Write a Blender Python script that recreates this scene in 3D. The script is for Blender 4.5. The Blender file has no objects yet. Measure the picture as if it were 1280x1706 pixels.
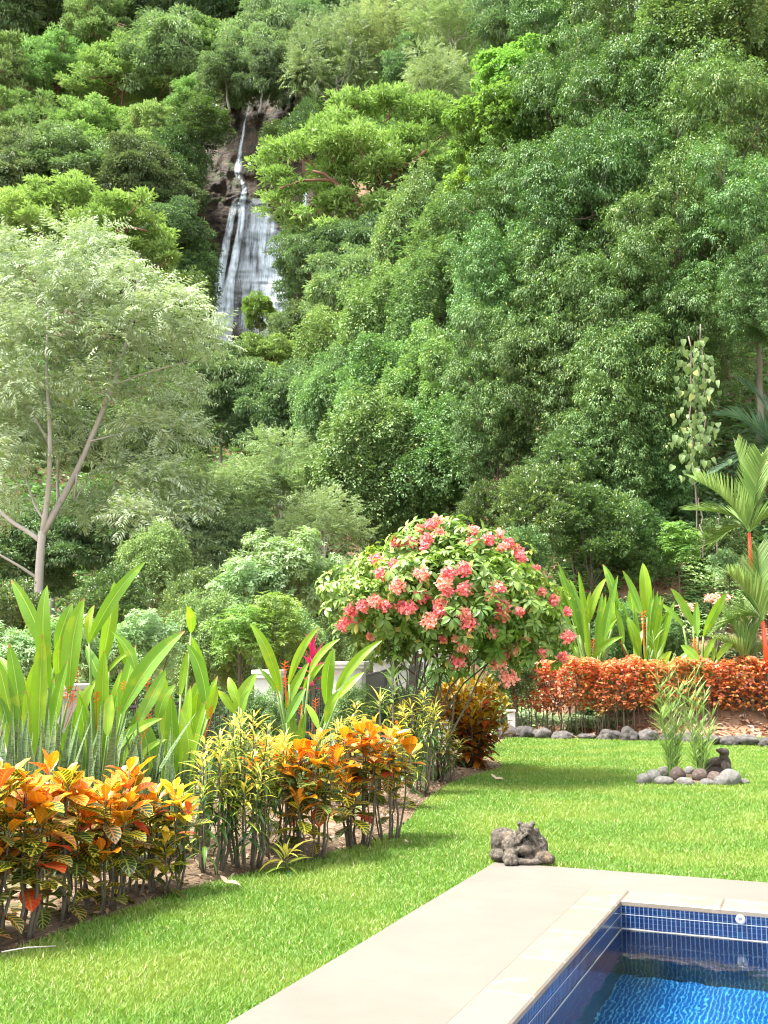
import bpy, bmesh, math, random
import numpy as np
from mathutils import Vector, noise as mnoise

# ------------------------------------------------------------------ camera, light, exposure
SC = bpy.context.scene
PITCH = math.radians(7.66)
F = 1800.0
CAMZ = 1.6
cam_data = bpy.data.cameras.new('camera')
cam = bpy.data.objects.new('camera', cam_data)
SC.collection.objects.link(cam)
cam.location = (0, 0, CAMZ)
cam.rotation_euler = (math.pi / 2 + PITCH, 0, 0)
cam_data.sensor_fit = 'VERTICAL'
cam_data.sensor_height = 36.0
cam_data.lens = F / 1706 * 36.0
cam_data.clip_start = 0.1
cam_data.clip_end = 1500
SC.camera = cam

SUN = Vector((-0.42, -0.10, 0.90)).normalized()
w = bpy.data.worlds.new('World'); SC.world = w; w.use_nodes = True
nt = w.node_tree
bg = nt.nodes['Background']
sky = nt.nodes.new('ShaderNodeTexSky'); sky.sky_type = 'NISHITA'; sky.sun_disc = False
sky.sun_elevation = math.asin(SUN.z); sky.sun_rotation = math.atan2(SUN.x, SUN.y)
sky.air_density = 1.0; sky.dust_density = 3.0; sky.ozone_density = 1.0
hs = nt.nodes.new('ShaderNodeHueSaturation'); hs.inputs['Saturation'].default_value = 0.15
nt.links.new(sky.outputs[0], hs.inputs['Color']); nt.links.new(hs.outputs[0], bg.inputs['Color'])
bg.inputs['Strength'].default_value = 0.15
sd = bpy.data.lights.new('sun', 'SUN'); sd.energy = 3.3; sd.angle = math.radians(12); sd.color = (1.0, 0.96, 0.88)
sun = bpy.data.objects.new('sun', sd); SC.collection.objects.link(sun)
sun.location = (0, 0, 60); sun.rotation_euler = (-SUN).to_track_quat('-Z', 'Y').to_euler()
SC.view_settings.view_transform = 'Standard'; SC.view_settings.look = 'None'
SC.view_settings.gamma = 1; SC.view_settings.exposure = 2.17
SC.cycles.filter_width = 1.1
SC.cycles.max_bounces = 8; SC.cycles.diffuse_bounces = 4; SC.cycles.transmission_bounces = 6
SC.cycles.transparent_max_bounces = 12

# ------------------------------------------------------------------ picture geometry -> world
ct, st = math.cos(PITCH), math.sin(PITCH)
def ray(px, py):
    u, v = (px - 640) / F, (853 - py) / F
    return np.array([u, ct - v * st, st + v * ct])
def P(px, py, Y):
    r = ray(px, py); return np.array([0, 0, CAMZ]) + r * (Y / r[1])
def G(px, py, z=0.0):
    r = ray(px, py); return np.array([0, 0, CAMZ]) + r * ((z - CAMZ) / r[2])

rng = np.random.default_rng(7)
random.seed(7)
def nrm(a):
    a = np.asarray(a, float)
    return a / np.maximum(np.linalg.norm(a, axis=-1, keepdims=True), 1e-9)
def smooth(a, b, x):
    t = np.clip((x - a) / (b - a), 0, 1); return t * t * (3 - 2 * t)
def inpoly(x, y, poly):
    x = np.asarray(x); y = np.asarray(y); c = np.zeros(x.shape, bool)
    n = len(poly); j = n - 1
    for i in range(n):
        xi, yi = poly[i][:2]; xj, yj = poly[j][:2]
        hit = ((yi > y) != (yj > y)) & (x < (xj - xi) * (y - yi) / ((yj - yi) or 1e-9) + xi)
        c ^= hit; j = i
    return c

# ------------------------------------------------------------------ mesh helpers
class Geo:
    """collects vertices, quads and triangles with two per-vertex attributes (lp = position on the leaf, lf = random / age / clump)"""
    def __init__(s): s.V = []; s.Q = []; s.T = []; s.lp = []; s.lf = []; s.n = 0; s.QM = []; s.TM = []
    def add(s, V, Q=None, T=None, lp=None, lf=None, m=0):
        V = np.asarray(V, float).reshape(-1, 3); k = len(V)
        s.V.append(V)
        if Q is not None and len(Q):
            Q = np.asarray(Q, int).reshape(-1, 4); s.Q.append(Q + s.n); s.QM.append(np.full(len(Q), m))
        if T is not None and len(T):
            T = np.asarray(T, int).reshape(-1, 3); s.T.append(T + s.n); s.TM.append(np.full(len(T), m))
        s.lp.append(np.zeros((k, 3)) if lp is None else np.broadcast_to(lp, (k, 3)))
        s.lf.append(np.full((k, 3), .5) if lf is None else np.broadcast_to(lf, (k, 3)))
        s.n += k
    def mesh(s, name, mats, smoothf=False):
        me = bpy.data.meshes.new(name)
        V = np.concatenate(s.V)
        Q = np.concatenate(s.Q) if s.Q else np.zeros((0, 4), int)
        T = np.concatenate(s.T) if s.T else np.zeros((0, 3), int)
        mi = np.concatenate(s.QM + s.TM)
        me.vertices.add(len(V)); me.vertices.foreach_set('co', V.ravel().astype(np.float32))
        L = np.concatenate([Q.ravel(), T.ravel()])
        me.loops.add(len(L)); me.loops.foreach_set('vertex_index', L.astype(np.int32))
        st_ = np.concatenate([np.arange(len(Q)) * 4, len(Q) * 4 + np.arange(len(T)) * 3])
        me.polygons.add(len(st_)); me.polygons.foreach_set('loop_start', st_.astype(np.int32))
        me.polygons.foreach_set('material_index', mi.astype(np.int32))
        me.update(calc_edges=True)
        me.polygons.foreach_set('use_smooth', np.full(len(st_), bool(smoothf)))
        for nm, arr in (('lp', s.lp), ('lf', s.lf)):
            at = me.attributes.new(nm, 'FLOAT_VECTOR', 'POINT')
            at.data.foreach_set('vector', np.concatenate(arr).ravel().astype(np.float32))
        for m in (mats if isinstance(mats, (list, tuple)) else [mats]): me.materials.append(m)
        return me
    def obj(s, name, mats, parent=None, smoothf=False, loc=None):
        o = bpy.data.objects.new(name, s.mesh(name, mats, smoothf)); SC.collection.objects.link(o)
        if loc is not None: o.location = loc
        if parent is not None: o.parent = parent
        return o

def tag(o, label=None, cat=None, group=None, kind=None):
    if label: o['label'] = label
    if cat: o['category'] = cat
    if group: o['group'] = group
    if kind: o['kind'] = kind
    return o
def thing(name, loc, label, cat, group=None):
    o = bpy.data.objects.new(name, None); SC.collection.objects.link(o); o.empty_display_size = .2
    o.location = [float(c) for c in loc]; return tag(o, label, cat, group)

def tube(g, pts, radii, n=8, m=0, lf=None, cap=True):
    pts = np.asarray(pts, float); k = len(pts); radii = np.broadcast_to(radii, (k,))
    T = np.gradient(pts, axis=0); T = nrm(T)
    ref = np.array([0, 0, 1.]) if abs(T[0][2]) < .9 else np.array([1., 0, 0])
    V = []
    a = np.arange(n) / n * 2 * math.pi
    for i in range(k):
        s_ = nrm(np.cross(ref, T[i])); u = np.cross(T[i], s_); ref = u if abs(np.dot(u, T[i])) < .9 else ref
        V.append(pts[i] + radii[i] * (np.cos(a)[:, None] * s_ + np.sin(a)[:, None] * u))
        ref = u
    V = np.concatenate(V)
    i, j = np.meshgrid(np.arange(k - 1), np.arange(n), indexing='ij')
    Q = np.stack([i * n + j, i * n + (j + 1) % n, (i + 1) * n + (j + 1) % n, (i + 1) * n + j], -1).reshape(-1, 4)
    T_ = []
    if cap:
        V = np.vstack([V, pts[:1], pts[-1:]])
        for jj in range(n):
            T_.append((k * n, (jj + 1) % n, jj)); T_.append((k * n + 1, (k - 1) * n + jj, (k - 1) * n + (jj + 1) % n))
    g.add(V, Q, T_, lf=lf, m=m)
def bez(a, b, c, n=8):
    t = np.linspace(0, 1, n)[:, None]; a, b, c = map(np.asarray, (a, b, c))
    return (1 - t) ** 2 * a + 2 * t * (1 - t) * b + t * t * c
def wob(pts, amp, seed=0):
    r = np.random.default_rng(abs(int(seed))); p = np.array(pts, float); p[1:-1] += r.normal(0, amp, (len(p) - 2, 3)); return p
def resamp(pts, n):
    pts = np.asarray(pts, float); d = np.r_[0, np.cumsum(np.linalg.norm(np.diff(pts, axis=0), axis=1))]
    t = np.linspace(0, d[-1], n); lin = np.stack([np.interp(t, d, pts[:, i]) for i in range(3)], 1)
    for _ in range(2): lin[1:-1] = .25 * lin[:-2] + .5 * lin[1:-1] + .25 * lin[2:]
    return lin
def box(g, c, sx, sy, sz, ang=0, m=0):
    """box by base-centre c"""
    x, y, z = sx / 2, sy / 2, sz
    V = np.array([(-x, -y, 0), (x, -y, 0), (x, y, 0), (-x, y, 0), (-x, -y, z), (x, -y, z), (x, y, z), (-x, y, z)])
    R = np.array([[math.cos(ang), -math.sin(ang), 0], [math.sin(ang), math.cos(ang), 0], [0, 0, 1]])
    g.add(V @ R.T + np.asarray(c), [(0, 3, 2, 1), (4, 5, 6, 7), (0, 1, 5, 4), (1, 2, 6, 5), (2, 3, 7, 6), (3, 0, 4, 7)], m=m)

PROF = {
    'ell': lambda v: np.sin(math.pi * v ** .85) ** .8,
    'lance': lambda v: np.sin(math.pi * np.clip(v, 0, 1) ** .7) ** 1.0 * (1 - .25 * v),
    'heart': lambda v: np.clip(np.sin(math.pi * np.clip(v * .86 + .14, 0, 1) ** .62), 0, 1),
    'strap': lambda v: np.minimum(1, np.minimum(v * 6 + .25, (1 - v) * 2.6)) ** .8,
    'grassy': lambda v: (1 - v) ** .6,
    'croton': lambda v: np.sin(math.pi * np.clip(v, 0, 1) ** 1.25) ** .75,
    'banana': lambda v: np.sin(math.pi * np.clip(v, 0, 1) ** .85) ** .72,
}
def leaves(g, Pt, D, N, L, W, prof='ell', nu=1, nv=4, curl=0.3, fold=.25, lf=None, m=0, wave=0.0):
    """vectorised leaves. Pt,D,N (n,3); L,W,curl (n,)"""
    Pt = np.asarray(Pt, float); n = len(Pt)
    D = nrm(D); N = np.asarray(N, float); N = nrm(N - (N * D).sum(1, keepdims=True) * D); S = np.cross(D, N)
    L = np.broadcast_to(L, (n,)); W = np.broadcast_to(W, (n,)); curl = np.broadcast_to(curl, (n,))
    if lf is None: lf = np.stack([rng.random(n), rng.random(n), rng.random(n)], 1)
    if nv == 1:   # one bent diamond
        a = curl[:, None] * .5
        c1 = D * .45; c2 = D * np.cos(a) * 1.0 - N * np.sin(a) * 1.0
        h = N * (fold * W * .5)[:, None] if np.ndim(fold) else N * (fold * W * .5)[:, None]
        V = np.stack([Pt, Pt + c1 * L[:, None] - S * W[:, None] / 2 + h, Pt + c2 * L[:, None], Pt + c1 * L[:, None] + S * W[:, None] / 2 + h], 1)
        b = np.arange(n)[:, None] * 4
        Q = np.concatenate([b, b + 1, b + 2, b + 3], 1)
        lp = np.tile(np.array([(0, 0, 0), (-1, .45, 0), (0, 1, 0), (1, .45, 0)], float), (n, 1))
        g.add(V.reshape(-1, 3), Q, lp=lp, lf=np.repeat(lf, 4, 0), m=m); return
    v = np.linspace(0, 1, nv + 1); us = np.linspace(-1, 1, 2 * nu + 1)
    th = curl[:, None] * v[None]
    dv = 1.0 / nv
    cx = np.concatenate([np.zeros((n, 1)), np.cumsum(np.cos((th[:, 1:] + th[:, :-1]) / 2) * dv, 1)], 1)
    cz = np.concatenate([np.zeros((n, 1)), np.cumsum(np.sin((th[:, 1:] + th[:, :-1]) / 2) * dv, 1)], 1)
    C = Pt[:, None] + L[:, None, None] * (cx[..., None] * D[:, None] - cz[..., None] * N[:, None])
    NL = np.cos(th)[..., None] * N[:, None] + np.sin(th)[..., None] * D[:, None]
    pr = PROF[prof](v); pr = np.maximum(pr, .03)
    hw = W[:, None] / 2 * pr[None]
    wv = wave * np.sin(v[None] * 14 + lf[:, :1] * 20) if wave else 0
    V = C[:, :, None] + S[:, None, None] * (hw[..., None] * us)[..., None] + NL[:, :, None] * ((hw * fold)[..., None] * np.abs(us) + (hw * wv)[..., None] * us if wave else (hw * fold)[..., None] * np.abs(us))[..., None]
    nr, nc = nv + 1, 2 * nu + 1
    i, j = np.meshgrid(np.arange(nv), np.arange(2 * nu), indexing='ij')
    q = np.stack([i * nc + j, i * nc + j + 1, (i + 1) * nc + j + 1, (i + 1) * nc + j], -1).reshape(-1, 4)
    Q = (q[None] + (np.arange(n) * nr * nc)[:, None, None]).reshape(-1, 4)
    uu, vv = np.meshgrid(us, v); lp = np.stack([uu, vv, np.zeros_like(uu)], -1).reshape(-1, 3)
    g.add(V.reshape(-1, 3), Q, lp=np.tile(lp, (n, 1)), lf=np.repeat(lf, nr * nc, 0), m=m)

def blade(g, pts, width, up, nu=2, fold=.35, prof='lance', lf=None, m=0, wave=.08):
    """one big leaf along a path"""
    pts = np.asarray(pts, float); k = len(pts); T = nrm(np.gradient(pts, axis=0))
    N = nrm(up - (T @ up)[:, None] * T); S = np.cross(T, N)
    v = np.linspace(0, 1, k); pr = np.maximum(PROF[prof](v), .02); us = np.linspace(-1, 1, 2 * nu + 1)
    hw = width / 2 * pr; ph = random.random() * 6
    wv = wave * np.sin(v * 17 + ph)
    V = pts[:, None] + S[:, None] * (hw[:, None] * us)[..., None] + N[:, None] * (hw[:, None] * (fold * np.abs(us) + wv[:, None] * us))[..., None]
    nc = 2 * nu + 1; i, j = np.meshgrid(np.arange(k - 1), np.arange(2 * nu), indexing='ij')
    Q = np.stack([i * nc + j, i * nc + j + 1, (i + 1) * nc + j + 1, (i + 1) * nc + j], -1).reshape(-1, 4)
    uu, vv = np.meshgrid(us, v)
    g.add(V.reshape(-1, 3), Q, lp=np.stack([uu, vv, uu * 0], -1).reshape(-1, 3), lf=[random.random(), random.random(), random.random()] if lf is None else lf, m=m)

# ------------------------------------------------------------------ materials
class NT:
    def __init__(s, name):
        s.m = bpy.data.materials.new(name); s.m.use_nodes = True; s.t = s.m.node_tree; s.t.nodes.clear()
        s.out = s.t.nodes.new('ShaderNodeOutputMaterial')
    def n(s, typ, **kw):
        nd = s.t.nodes.new('ShaderNode' + typ)
        for k, v in kw.items():
            if k == 'ins':
                for a, b in v.items(): s.set(nd, a, b)
            else: setattr(nd, k, v)
        return nd
    def set(s, nd, k, v):
        i = nd.inputs[k]
        if isinstance(v, bpy.types.NodeSocket): s.t.links.new(v, i)
        elif isinstance(v, bpy.types.Node): s.t.links.new(v.outputs[0], i)
        else:
            if hasattr(i.default_value, '__len__') and hasattr(v, '__len__') and len(v) == 3 and len(i.default_value) == 4: v = (*v, 1)
            i.default_value = v
    def mth(s, op, a, b=0.0, c=None):
        nd = s.n('Math', operation=op); s.set(nd, 0, a); s.set(nd, 1, b)
        if c is not None: s.set(nd, 2, c)
        return nd.outputs[0]
    def mix(s, f, a, b, bt='MIX'):
        nd = s.n('Mix', data_type='RGBA', blend_type=bt); nd.clamp_factor = True
        s.set(nd, 0, f); s.set(nd, 6, a); s.set(nd, 7, b); return nd.outputs[2]
    def rng(s, x, a, b, c=0., d=1.):
        nd = s.n('MapRange'); nd.clamp = True
        for i, v in enumerate((x, a, b, c, d)): s.set(nd, i, v)
        return nd.outputs[0]
    def noise(s, scale, vec=None, detail=4, rough=.55, dist=0.):
        nd = s.n('TexNoise'); s.set(nd, 'Scale', scale); s.set(nd, 'Detail', detail); s.set(nd, 'Roughness', rough); s.set(nd, 'Distortion', dist)
        if vec is not None: s.set(nd, 'Vector', vec)
        return nd.outputs[0]
    def attr(s, name):
        a = s.n('Attribute', attribute_name=name); x = s.n('SeparateXYZ'); s.set(x, 0, a.outputs['Vector']); return x.outputs
    def ramp(s, f, stops):
        nd = s.n('ValToRGB'); cr = nd.color_ramp
        while len(cr.elements) > len(stops): cr.elements.remove(cr.elements[-1])
        while len(cr.elements) < len(stops): cr.elements.new(1.0)
        for e, (p, c) in zip(cr.elements, stops): e.position = p; e.color = (*c, 1)
        s.set(nd, 0, f); return nd.outputs[0]
    def bump(s, h, strength=.3, dist=.02):
        nd = s.n('Bump'); s.set(nd, 'Height', h); s.set(nd, 'Strength', strength); s.set(nd, 'Distance', dist); return nd.outputs[0]
    def surf(s, col, rough=.6, spec=.5, normal=None, metal=0):
        b = s.n('BsdfPrincipled'); s.set(b, 'Base Color', col); s.set(b, 'Roughness', rough); s.set(b, 'Specular IOR Level', spec); s.set(b, 'Metallic', metal)
        if normal is not None: s.set(b, 'Normal', normal)
        return b.outputs[0]
    def done(s, sh):
        s.t.links.new(sh, s.out.inputs['Surface']); return s.m
    def leafy(s, col, trans=.35, rough=.45, spec=.45, tcol=None, normal=None):
        p = s.surf(col, rough, spec, normal)
        t = s.n('BsdfTranslucent'); s.set(t, 0, tcol if tcol is not None else col)
        mx = s.n('MixShader'); s.set(mx, 0, trans); s.t.links.new(p, mx.inputs[1]); s.t.links.new(t.outputs[0], mx.inputs[2])
        return s.done(mx.outputs[0])

def leafmat(name, A, B, C=None, cfrac=.04, trans=.35, rough=.45, spec=.45, objvar=.18, hv=.02, tint=(1.12, 1.18, .62)):
    t = NT(name); a = t.attr('lf')
    f = t.mth('ADD', t.mth('MULTIPLY', a[0], .5), t.mth('MULTIPLY', a[2], .5))
    col = t.mix(f, A, B)
    if C is not None: col = t.mix(t.mth('GREATER_THAN', a[1], 1 - cfrac), col, C)
    oi = t.n('ObjectInfo')
    h = t.n('HueSaturation'); t.set(h, 'Color', col)
    t.set(h, 'Value', t.rng(oi.outputs['Random'], 0, 1, 1 - objvar, 1 + objvar))
    r2 = t.mth('FRACT', t.mth('MULTIPLY', oi.outputs['Random'], 7.3))
    t.set(h, 'Hue', t.rng(r2, 0, 1, .5 - hv, .5 + hv)); col = h.outputs[0]
    tc = t.mix(1.0, col, tint, 'MULTIPLY')
    return t.leafy(col, trans, rough, spec, tc)

M = {}
M['bark'] = (lambda t: t.done(t.surf(t.mix(t.noise(9), (.10, .075, .055), (.27, .235, .20)), .85, .2, t.bump(t.noise(25), .6, .03))))(NT('bark'))
M['palebark'] = (lambda t: t.done(t.surf(t.mix(t.noise(5), (.26, .235, .205), (.56, .53, .49)), .8, .2, t.bump(t.noise(18), .5, .03))))(NT('pale bark'))
M['redbark'] = (lambda t: t.done(t.surf(t.mix(t.noise(5), (.12, .06, .045), (.30, .16, .12)), .8, .2)))(NT('reddish bark'))
M['twig'] = (lambda t: t.done(t.surf(t.mix(t.noise(30), (.055, .045, .032), (.17, .15, .11)), .85, .2, t.bump(t.noise(60), .5, .01))))(NT('croton stem'))
M['greenstem'] = (lambda t: t.done(t.surf(t.mix(t.noise(12), (.10, .19, .04), (.20, .30, .08)), .5, .4)))(NT('green stem'))
# crowns
M['c_dark'] = leafmat('dark drooping foliage', (.036, .092, .028), (.20, .33, .115), (.40, .46, .14), .03, .20, .5, .25, .2, .015)
M['c_vine'] = leafmat('vine covered foliage', (.065, .14, .042), (.30, .445, .17), (.45, .52, .20), .05, .22, .5, .35, .22, .02)
M['c_mid'] = leafmat('hill foliage', (.065, .13, .055), (.31, .44, .21), (.38, .42, .20), .04, .18, .5, .4, .28, .02)
M['c_layer'] = leafmat('layered light foliage', (.085, .17, .05), (.38, .54, .20), (.42, .48, .22), .05, .20, .5, .4, .2, .02)
M['c_spread'] = leafmat('light spreading tree foliage', (.11, .22, .05), (.44, .60, .21), None, 0, .24, .5, .4, .04, .006)
M['c_bright'] = leafmat('bright foliage', (.10, .21, .04), (.30, .45, .12), None, 0, .42, .45, .4)
M['c_olive'] = leafmat('olive feathery foliage', (.13, .20, .085), (.36, .45, .22), (.30, .28, .16), .04, .32, .55, .35)
M['c_silver'] = leafmat('silver green foliage', (.14, .215, .11), (.47, .56, .36), (.20, .31, .06), .12, .20, .45, .4, .05, .01, (1.1, 1.15, .8))
M['c_glossy'] = leafmat('glossy shrub foliage', (.045, .095, .030), (.15, .25, .085), (.28, .36, .08), .07, .22, .28, .6)  # dark leaves of real shrubs; on the gully bushes they are painted shade
M['c_pale'] = leafmat('pale shrub foliage', (.12, .22, .085), (.36, .49, .24), None, 0, .35, .4, .5)
M['c_muss'] = leafmat('flowering tree foliage', (.07, .17, .030), (.25, .40, .08), (.40, .38, .07), .04, .27, .42, .45)
# ------------------------------------------------------------------ terrain
FA, FB = np.array([-3.0, 9.0]), np.array([1.0, 20.5])      # fence line, drop beyond it
fd = nrm(FB - FA); fn = np.array([-fd[1], fd[0]])
def terr(x, y):
    x = np.asarray(x, float); y = np.asarray(y, float)
    zl = np.interp(y, [0, 14, 20, 30, 40, 55, 80, 110, 125, 160, 240], [-1, -1.8, -2.8, -3.0, -1, 3, 15, 33, 49, 84, 150])
    gx = -13.5 - (y - 112) * .1
    gorge = np.exp(-((x - gx) / 9.0) ** 2) * smooth(98, 104, y)
    zg = np.interp(y, [98, 106, 116, 122, 160, 240], [24, 28, 30, 70, 86, 150])
    zl = zl * (1 - gorge) + zg * gorge
    zr = np.interp(y, [22.8, 24, 28, 34, 45, 80, 120, 240], [0, .7, 3.9, 6.5, 14, 38, 68, 160])
    k = smooth(1.5, 6.5, x + .11 * (y - 25)) * smooth(60, 20, np.maximum(0, y - 80))
    z = zl * (1 - k) + zr * k
    d = (x - FA[0]) * fn[0] + (y - FA[1]) * fn[1]           # >0 : beyond the fence
    out = np.maximum(smooth(.3, 5, d), smooth(22.6, 24.2, y) * smooth(0, 3, x + .5) + smooth(21.5, 27, y) * smooth(3, 0, x + .5))
    return z * np.clip(out, 0, 1) - .03
xs = np.r_[np.linspace(-170, -40, 40)[:-1], np.linspace(-40, 40, 161), np.linspace(40, 170, 40)[1:]]
ys = np.r_[np.linspace(-40, 5, 12)[:-1], np.linspace(5, 60, 150), np.linspace(60, 260, 160)[1:]]
X, Y = np.meshgrid(xs, ys); Z = terr(X, Y)
nz = np.array([mnoise.noise((a * .35, b * .35, 0)) + .5 * mnoise.noise((a * 1.1, b * 1.1, 3)) for a, b in zip(X.ravel(), Y.ravel())]).reshape(X.shape)
Z = Z + nz * .35 * np.clip((np.abs(Z) - .1) / 2, 0, 1)
g = Geo(); nxx = len(xs)
i, j = np.meshgrid(np.arange(len(ys) - 1), np.arange(nxx - 1), indexing='ij')
g.add(np.stack([X, Y, Z], -1), np.stack([i * nxx + j, i * nxx + j + 1, (i + 1) * nxx + j + 1, (i + 1) * nxx + j], -1))
t = NT('forest soil')
n1 = t.noise(1.5); n2 = t.noise(14, detail=6)
c = t.mix(t.rng(n1, .42, .6), (.12, .065, .038), (.075, .055, .03)); c = t.mix(t.rng(n2, .4, .7), c, (.30, .19, .12))
c = t.mix(t.rng(t.noise(.8), .55, .7), c, (.05, .085, .025))
soil = t.done(t.surf(c, .9, .2, t.bump(n2, .8, .05)))
ter = tag(g.obj('terrain', soil, smoothf=True), kind='structure')

# ------------------------------------------------------------------ garden ground
edge_px = [(-420, 1760), (-200, 1680), (0, 1596), (60, 1574), (130, 1545), (210, 1520), (300, 1487), (400, 1462), (500, 1437), (590, 1414), (650, 1392), (685, 1368), (700, 1345), (725, 1322), (760, 1303), (800, 1290), (835, 1282), (842, 1274), (822, 1266), (800, 1258), (812, 1246), (838, 1236)]
edge = [G(a, b)[:2] for a, b in edge_px]
edge = [np.array(e) for e in edge]
back_y = G(900, 1231)[1]
# smooth the bed edge
def chaikin(p, k=2):
    for _ in range(k):
        q = [p[0]]
        for a, b in zip(p[:-1], p[1:]): q += [a * .75 + b * .25, a * .25 + b * .75]
        q.append(p[-1]); p = q
    return p
edge = chaikin(edge)
bedpoly = [tuple(e) for e in edge] + [(2.0, back_y + .3), (1.5, 21.5), (.2, 20.5), (-4.0, 9.0), (-6.0, 3.5)]
lawnpoly = [tuple(e) for e in edge] + [(2.4, back_y), (14, back_y + .4), (22, 15), (22, -8), (-12, -8), (-12, 2)]
def flatpoly(poly, z):
    g = Geo(); bm = bmesh.new()
    vs = [bm.verts.new((p[0], p[1], z)) for p in poly]; f = bm.faces.new(vs); bmesh.ops.triangulate(bm, faces=[f])
    bm.normal_update(); bm.verts.index_update()
    V = [v.co[:] for v in bm.verts]; T = [[v.index for v in (f.verts if f.normal.z > 0 else reversed(f.verts))] for f in bm.faces]
    bm.free(); g.add(V, T=T); return g
t = NT('lawn ground')
c = t.mix(t.rng(t.noise(3, detail=5), .35, .65), (.07, .13, .02), (.12, .20, .035)); c = t.mix(t.rng(t.noise(40), .5, .75), c, (.20, .20, .07))
tag(flatpoly(lawnpoly, 0.0).obj('lawn', t.done(t.surf(c, .9, .15, t.bump(t.noise(120), .6, .01)))), kind='structure')
t = NT('garden bed soil')
n2 = t.noise(18, detail=7, rough=.7); v = t.n('TexVoronoi'); t.set(v, 'Scale', 45.0)
c = t.mix(t.rng(n2, .35, .65), (.06, .04, .024), (.17, .12, .078)); c = t.mix(t.rng(v.outputs['Distance'], .1, .5), (.22, .16, .11), c)
c = t.mix(t.rng(t.noise(2.2, detail=5), .52, .62), c, (.07, .10, .02))
soilm = t.done(t.surf(c, .95, .15, t.bump(n2, .9, .03)))
# bed as a gently uneven sheet
gx_, gy_ = np.meshgrid(np.linspace(-7, 3, 200), np.linspace(3, 22, 380))
ins = inpoly(gx_, gy_, bedpoly)
from bisect import bisect
E = np.array(edge)
def dist_edge(x, y):
    best = np.full(np.shape(x), 1e9)
    for a, b in zip(E[:-1], E[1:]):
        ab = b - a; L2 = ab @ ab
        tt = np.clip(((x - a[0]) * ab[0] + (y - a[1]) * ab[1]) / L2, 0, 1)
        best = np.minimum(best, np.hypot(x - a[0] - tt * ab[0], y - a[1] - tt * ab[1]))
    return best
de = dist_edge(gx_, gy_) * np.where(ins, 1, -1)
gz_ = .004 + .045 * smooth(0, .35, de) + .012 * np.array([mnoise.noise((a * 3, b * 3, 1)) for a, b in zip(gx_.ravel(), gy_.ravel())]).reshape(gx_.shape) * smooth(0, .3, de)
g = Geo(); nn = gx_.shape[1]; i, j = np.meshgrid(np.arange(gx_.shape[0] - 1), np.arange(nn - 1), indexing='ij')
Q = np.stack([i * nn + j, i * nn + j + 1, (i + 1) * nn + j + 1, (i + 1) * nn + j], -1).reshape(-1, 4)
ok = (de.ravel()[Q] > -.02).all(1)
g.add(np.stack([gx_, gy_, gz_], -1), Q[ok]); tag(g.obj('garden_bed', soilm, smoothf=True), kind='structure')

# ------------------------------------------------------------------ pool
th = math.radians(22.6)
e1 = np.array([math.sin(th), math.cos(th)]); e2 = np.array([math.cos(th), -math.sin(th)])
D0 = G(1035, 1499, .045)[:2]
def loc(p): d = p[:2] - D0; return np.array([d @ e2, d @ e1])
cL = loc(G(985, 1478, .045)); aL = loc(G(825, 1436, .03))
cw, cf = -cL[0], cL[1]; aw, af = -aL[0], aL[1]
print('coping', cw, cf, 'deck', aw, af)
def W(s, t_, z): p = D0 + s * e2 + t_ * e1; return (p[0], p[1], z)
NEAR, RIGHT = -9.0, 9.0
def slab(g, s0, s1, t0, t1, z0, z1, bev=.006):
    V = []; 
    for (z, o) in ((z0, 0), (z1 - bev, 0), (z1, bev)):
        V += [W(s0 + o, t0 + o, z), W(s1 - o, t0 + o, z), W(s1 - o, t1 - o, z), W(s0 + o, t1 - o, z)]
    Q = []
    for k in (0, 4):
        for a in range(4): Q.append((k + a, k + (a + 1) % 4, k + 4 + (a + 1) % 4, k + 4 + a))
    Q.append((8, 9, 10, 11)); g.add(V, Q)
t = NT('deck concrete')
tc = t.n('TexCoord').outputs['Object']
n_ = t.noise(1.1, tc, 6, .6); n3 = t.noise(220, tc, 3)
c = t.mix(t.rng(n_, .35, .65), (.119, .108, .090), (.147, .135, .114)); c = t.mix(t.rng(n3, .45, .7), c, (.125, .112, .095))
c = t.mix(t.rng(t.noise(1.9, tc, 7, .8), .50, .64), c, (.132, .116, .095))
deckm = t.done(t.surf(c, .85, .25, t.bump(n3, .25, .004)))
g = Geo()
slab(g, -aw, -cw - .002, NEAR, cf, -.10, .03); slab(g, -aw, RIGHT, cf + .002, af, -.10, .03)
tag(g.obj('pool_deck', deckm), kind='structure')
t = NT('coping sandstone')
tc = t.n('TexCoord').outputs['Object']
lf_ = t.attr('lf')
c = t.mix(lf_[0], (.158, .132, .102), (.178, .154, .124))
c = t.mix(t.rng(t.noise(3.0, tc, 6, .65), .50, .68), c, (.215, .148, .09)); c = t.mix(t.rng(t.noise(5, tc, 5, .7), .56, .7), c, (.24, .22, .19))
c = t.mix(t.rng(t.noise(60, tc, 3), .60, .75), c, (.22, .175, .13))
copm = t.done(t.surf(c, .6, .35, t.bump(t.noise(30, tc, 6), .25, .01)))
pool = thing('swimming_pool', W(0, 0, 0), 'blue mosaic tiled swimming pool with a pale sandstone coping', 'swimming pool')
pool.location = (0, 0, 0)
def copslab(g, s0, s1, t0, t1, r):
    n0 = len(g.lf); slab(g, s0, s1, t0, t1, .008, .045, .010); g.lf[-1] = np.broadcast_to([r, r, r], g.lf[-1].shape)
g = Geo(); tt = cf
while tt > NEAR:
    b = max(NEAR, tt - .62); copslab(g, -cw, .0, b + .0015, tt, random.random()); tt = b
s = .0
while s < RIGHT:
    b = min(RIGHT, s + .62); copslab(g, s + .0015, b, 0, cf, random.random()); s = b
g.obj('coping', copm, pool)
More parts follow.
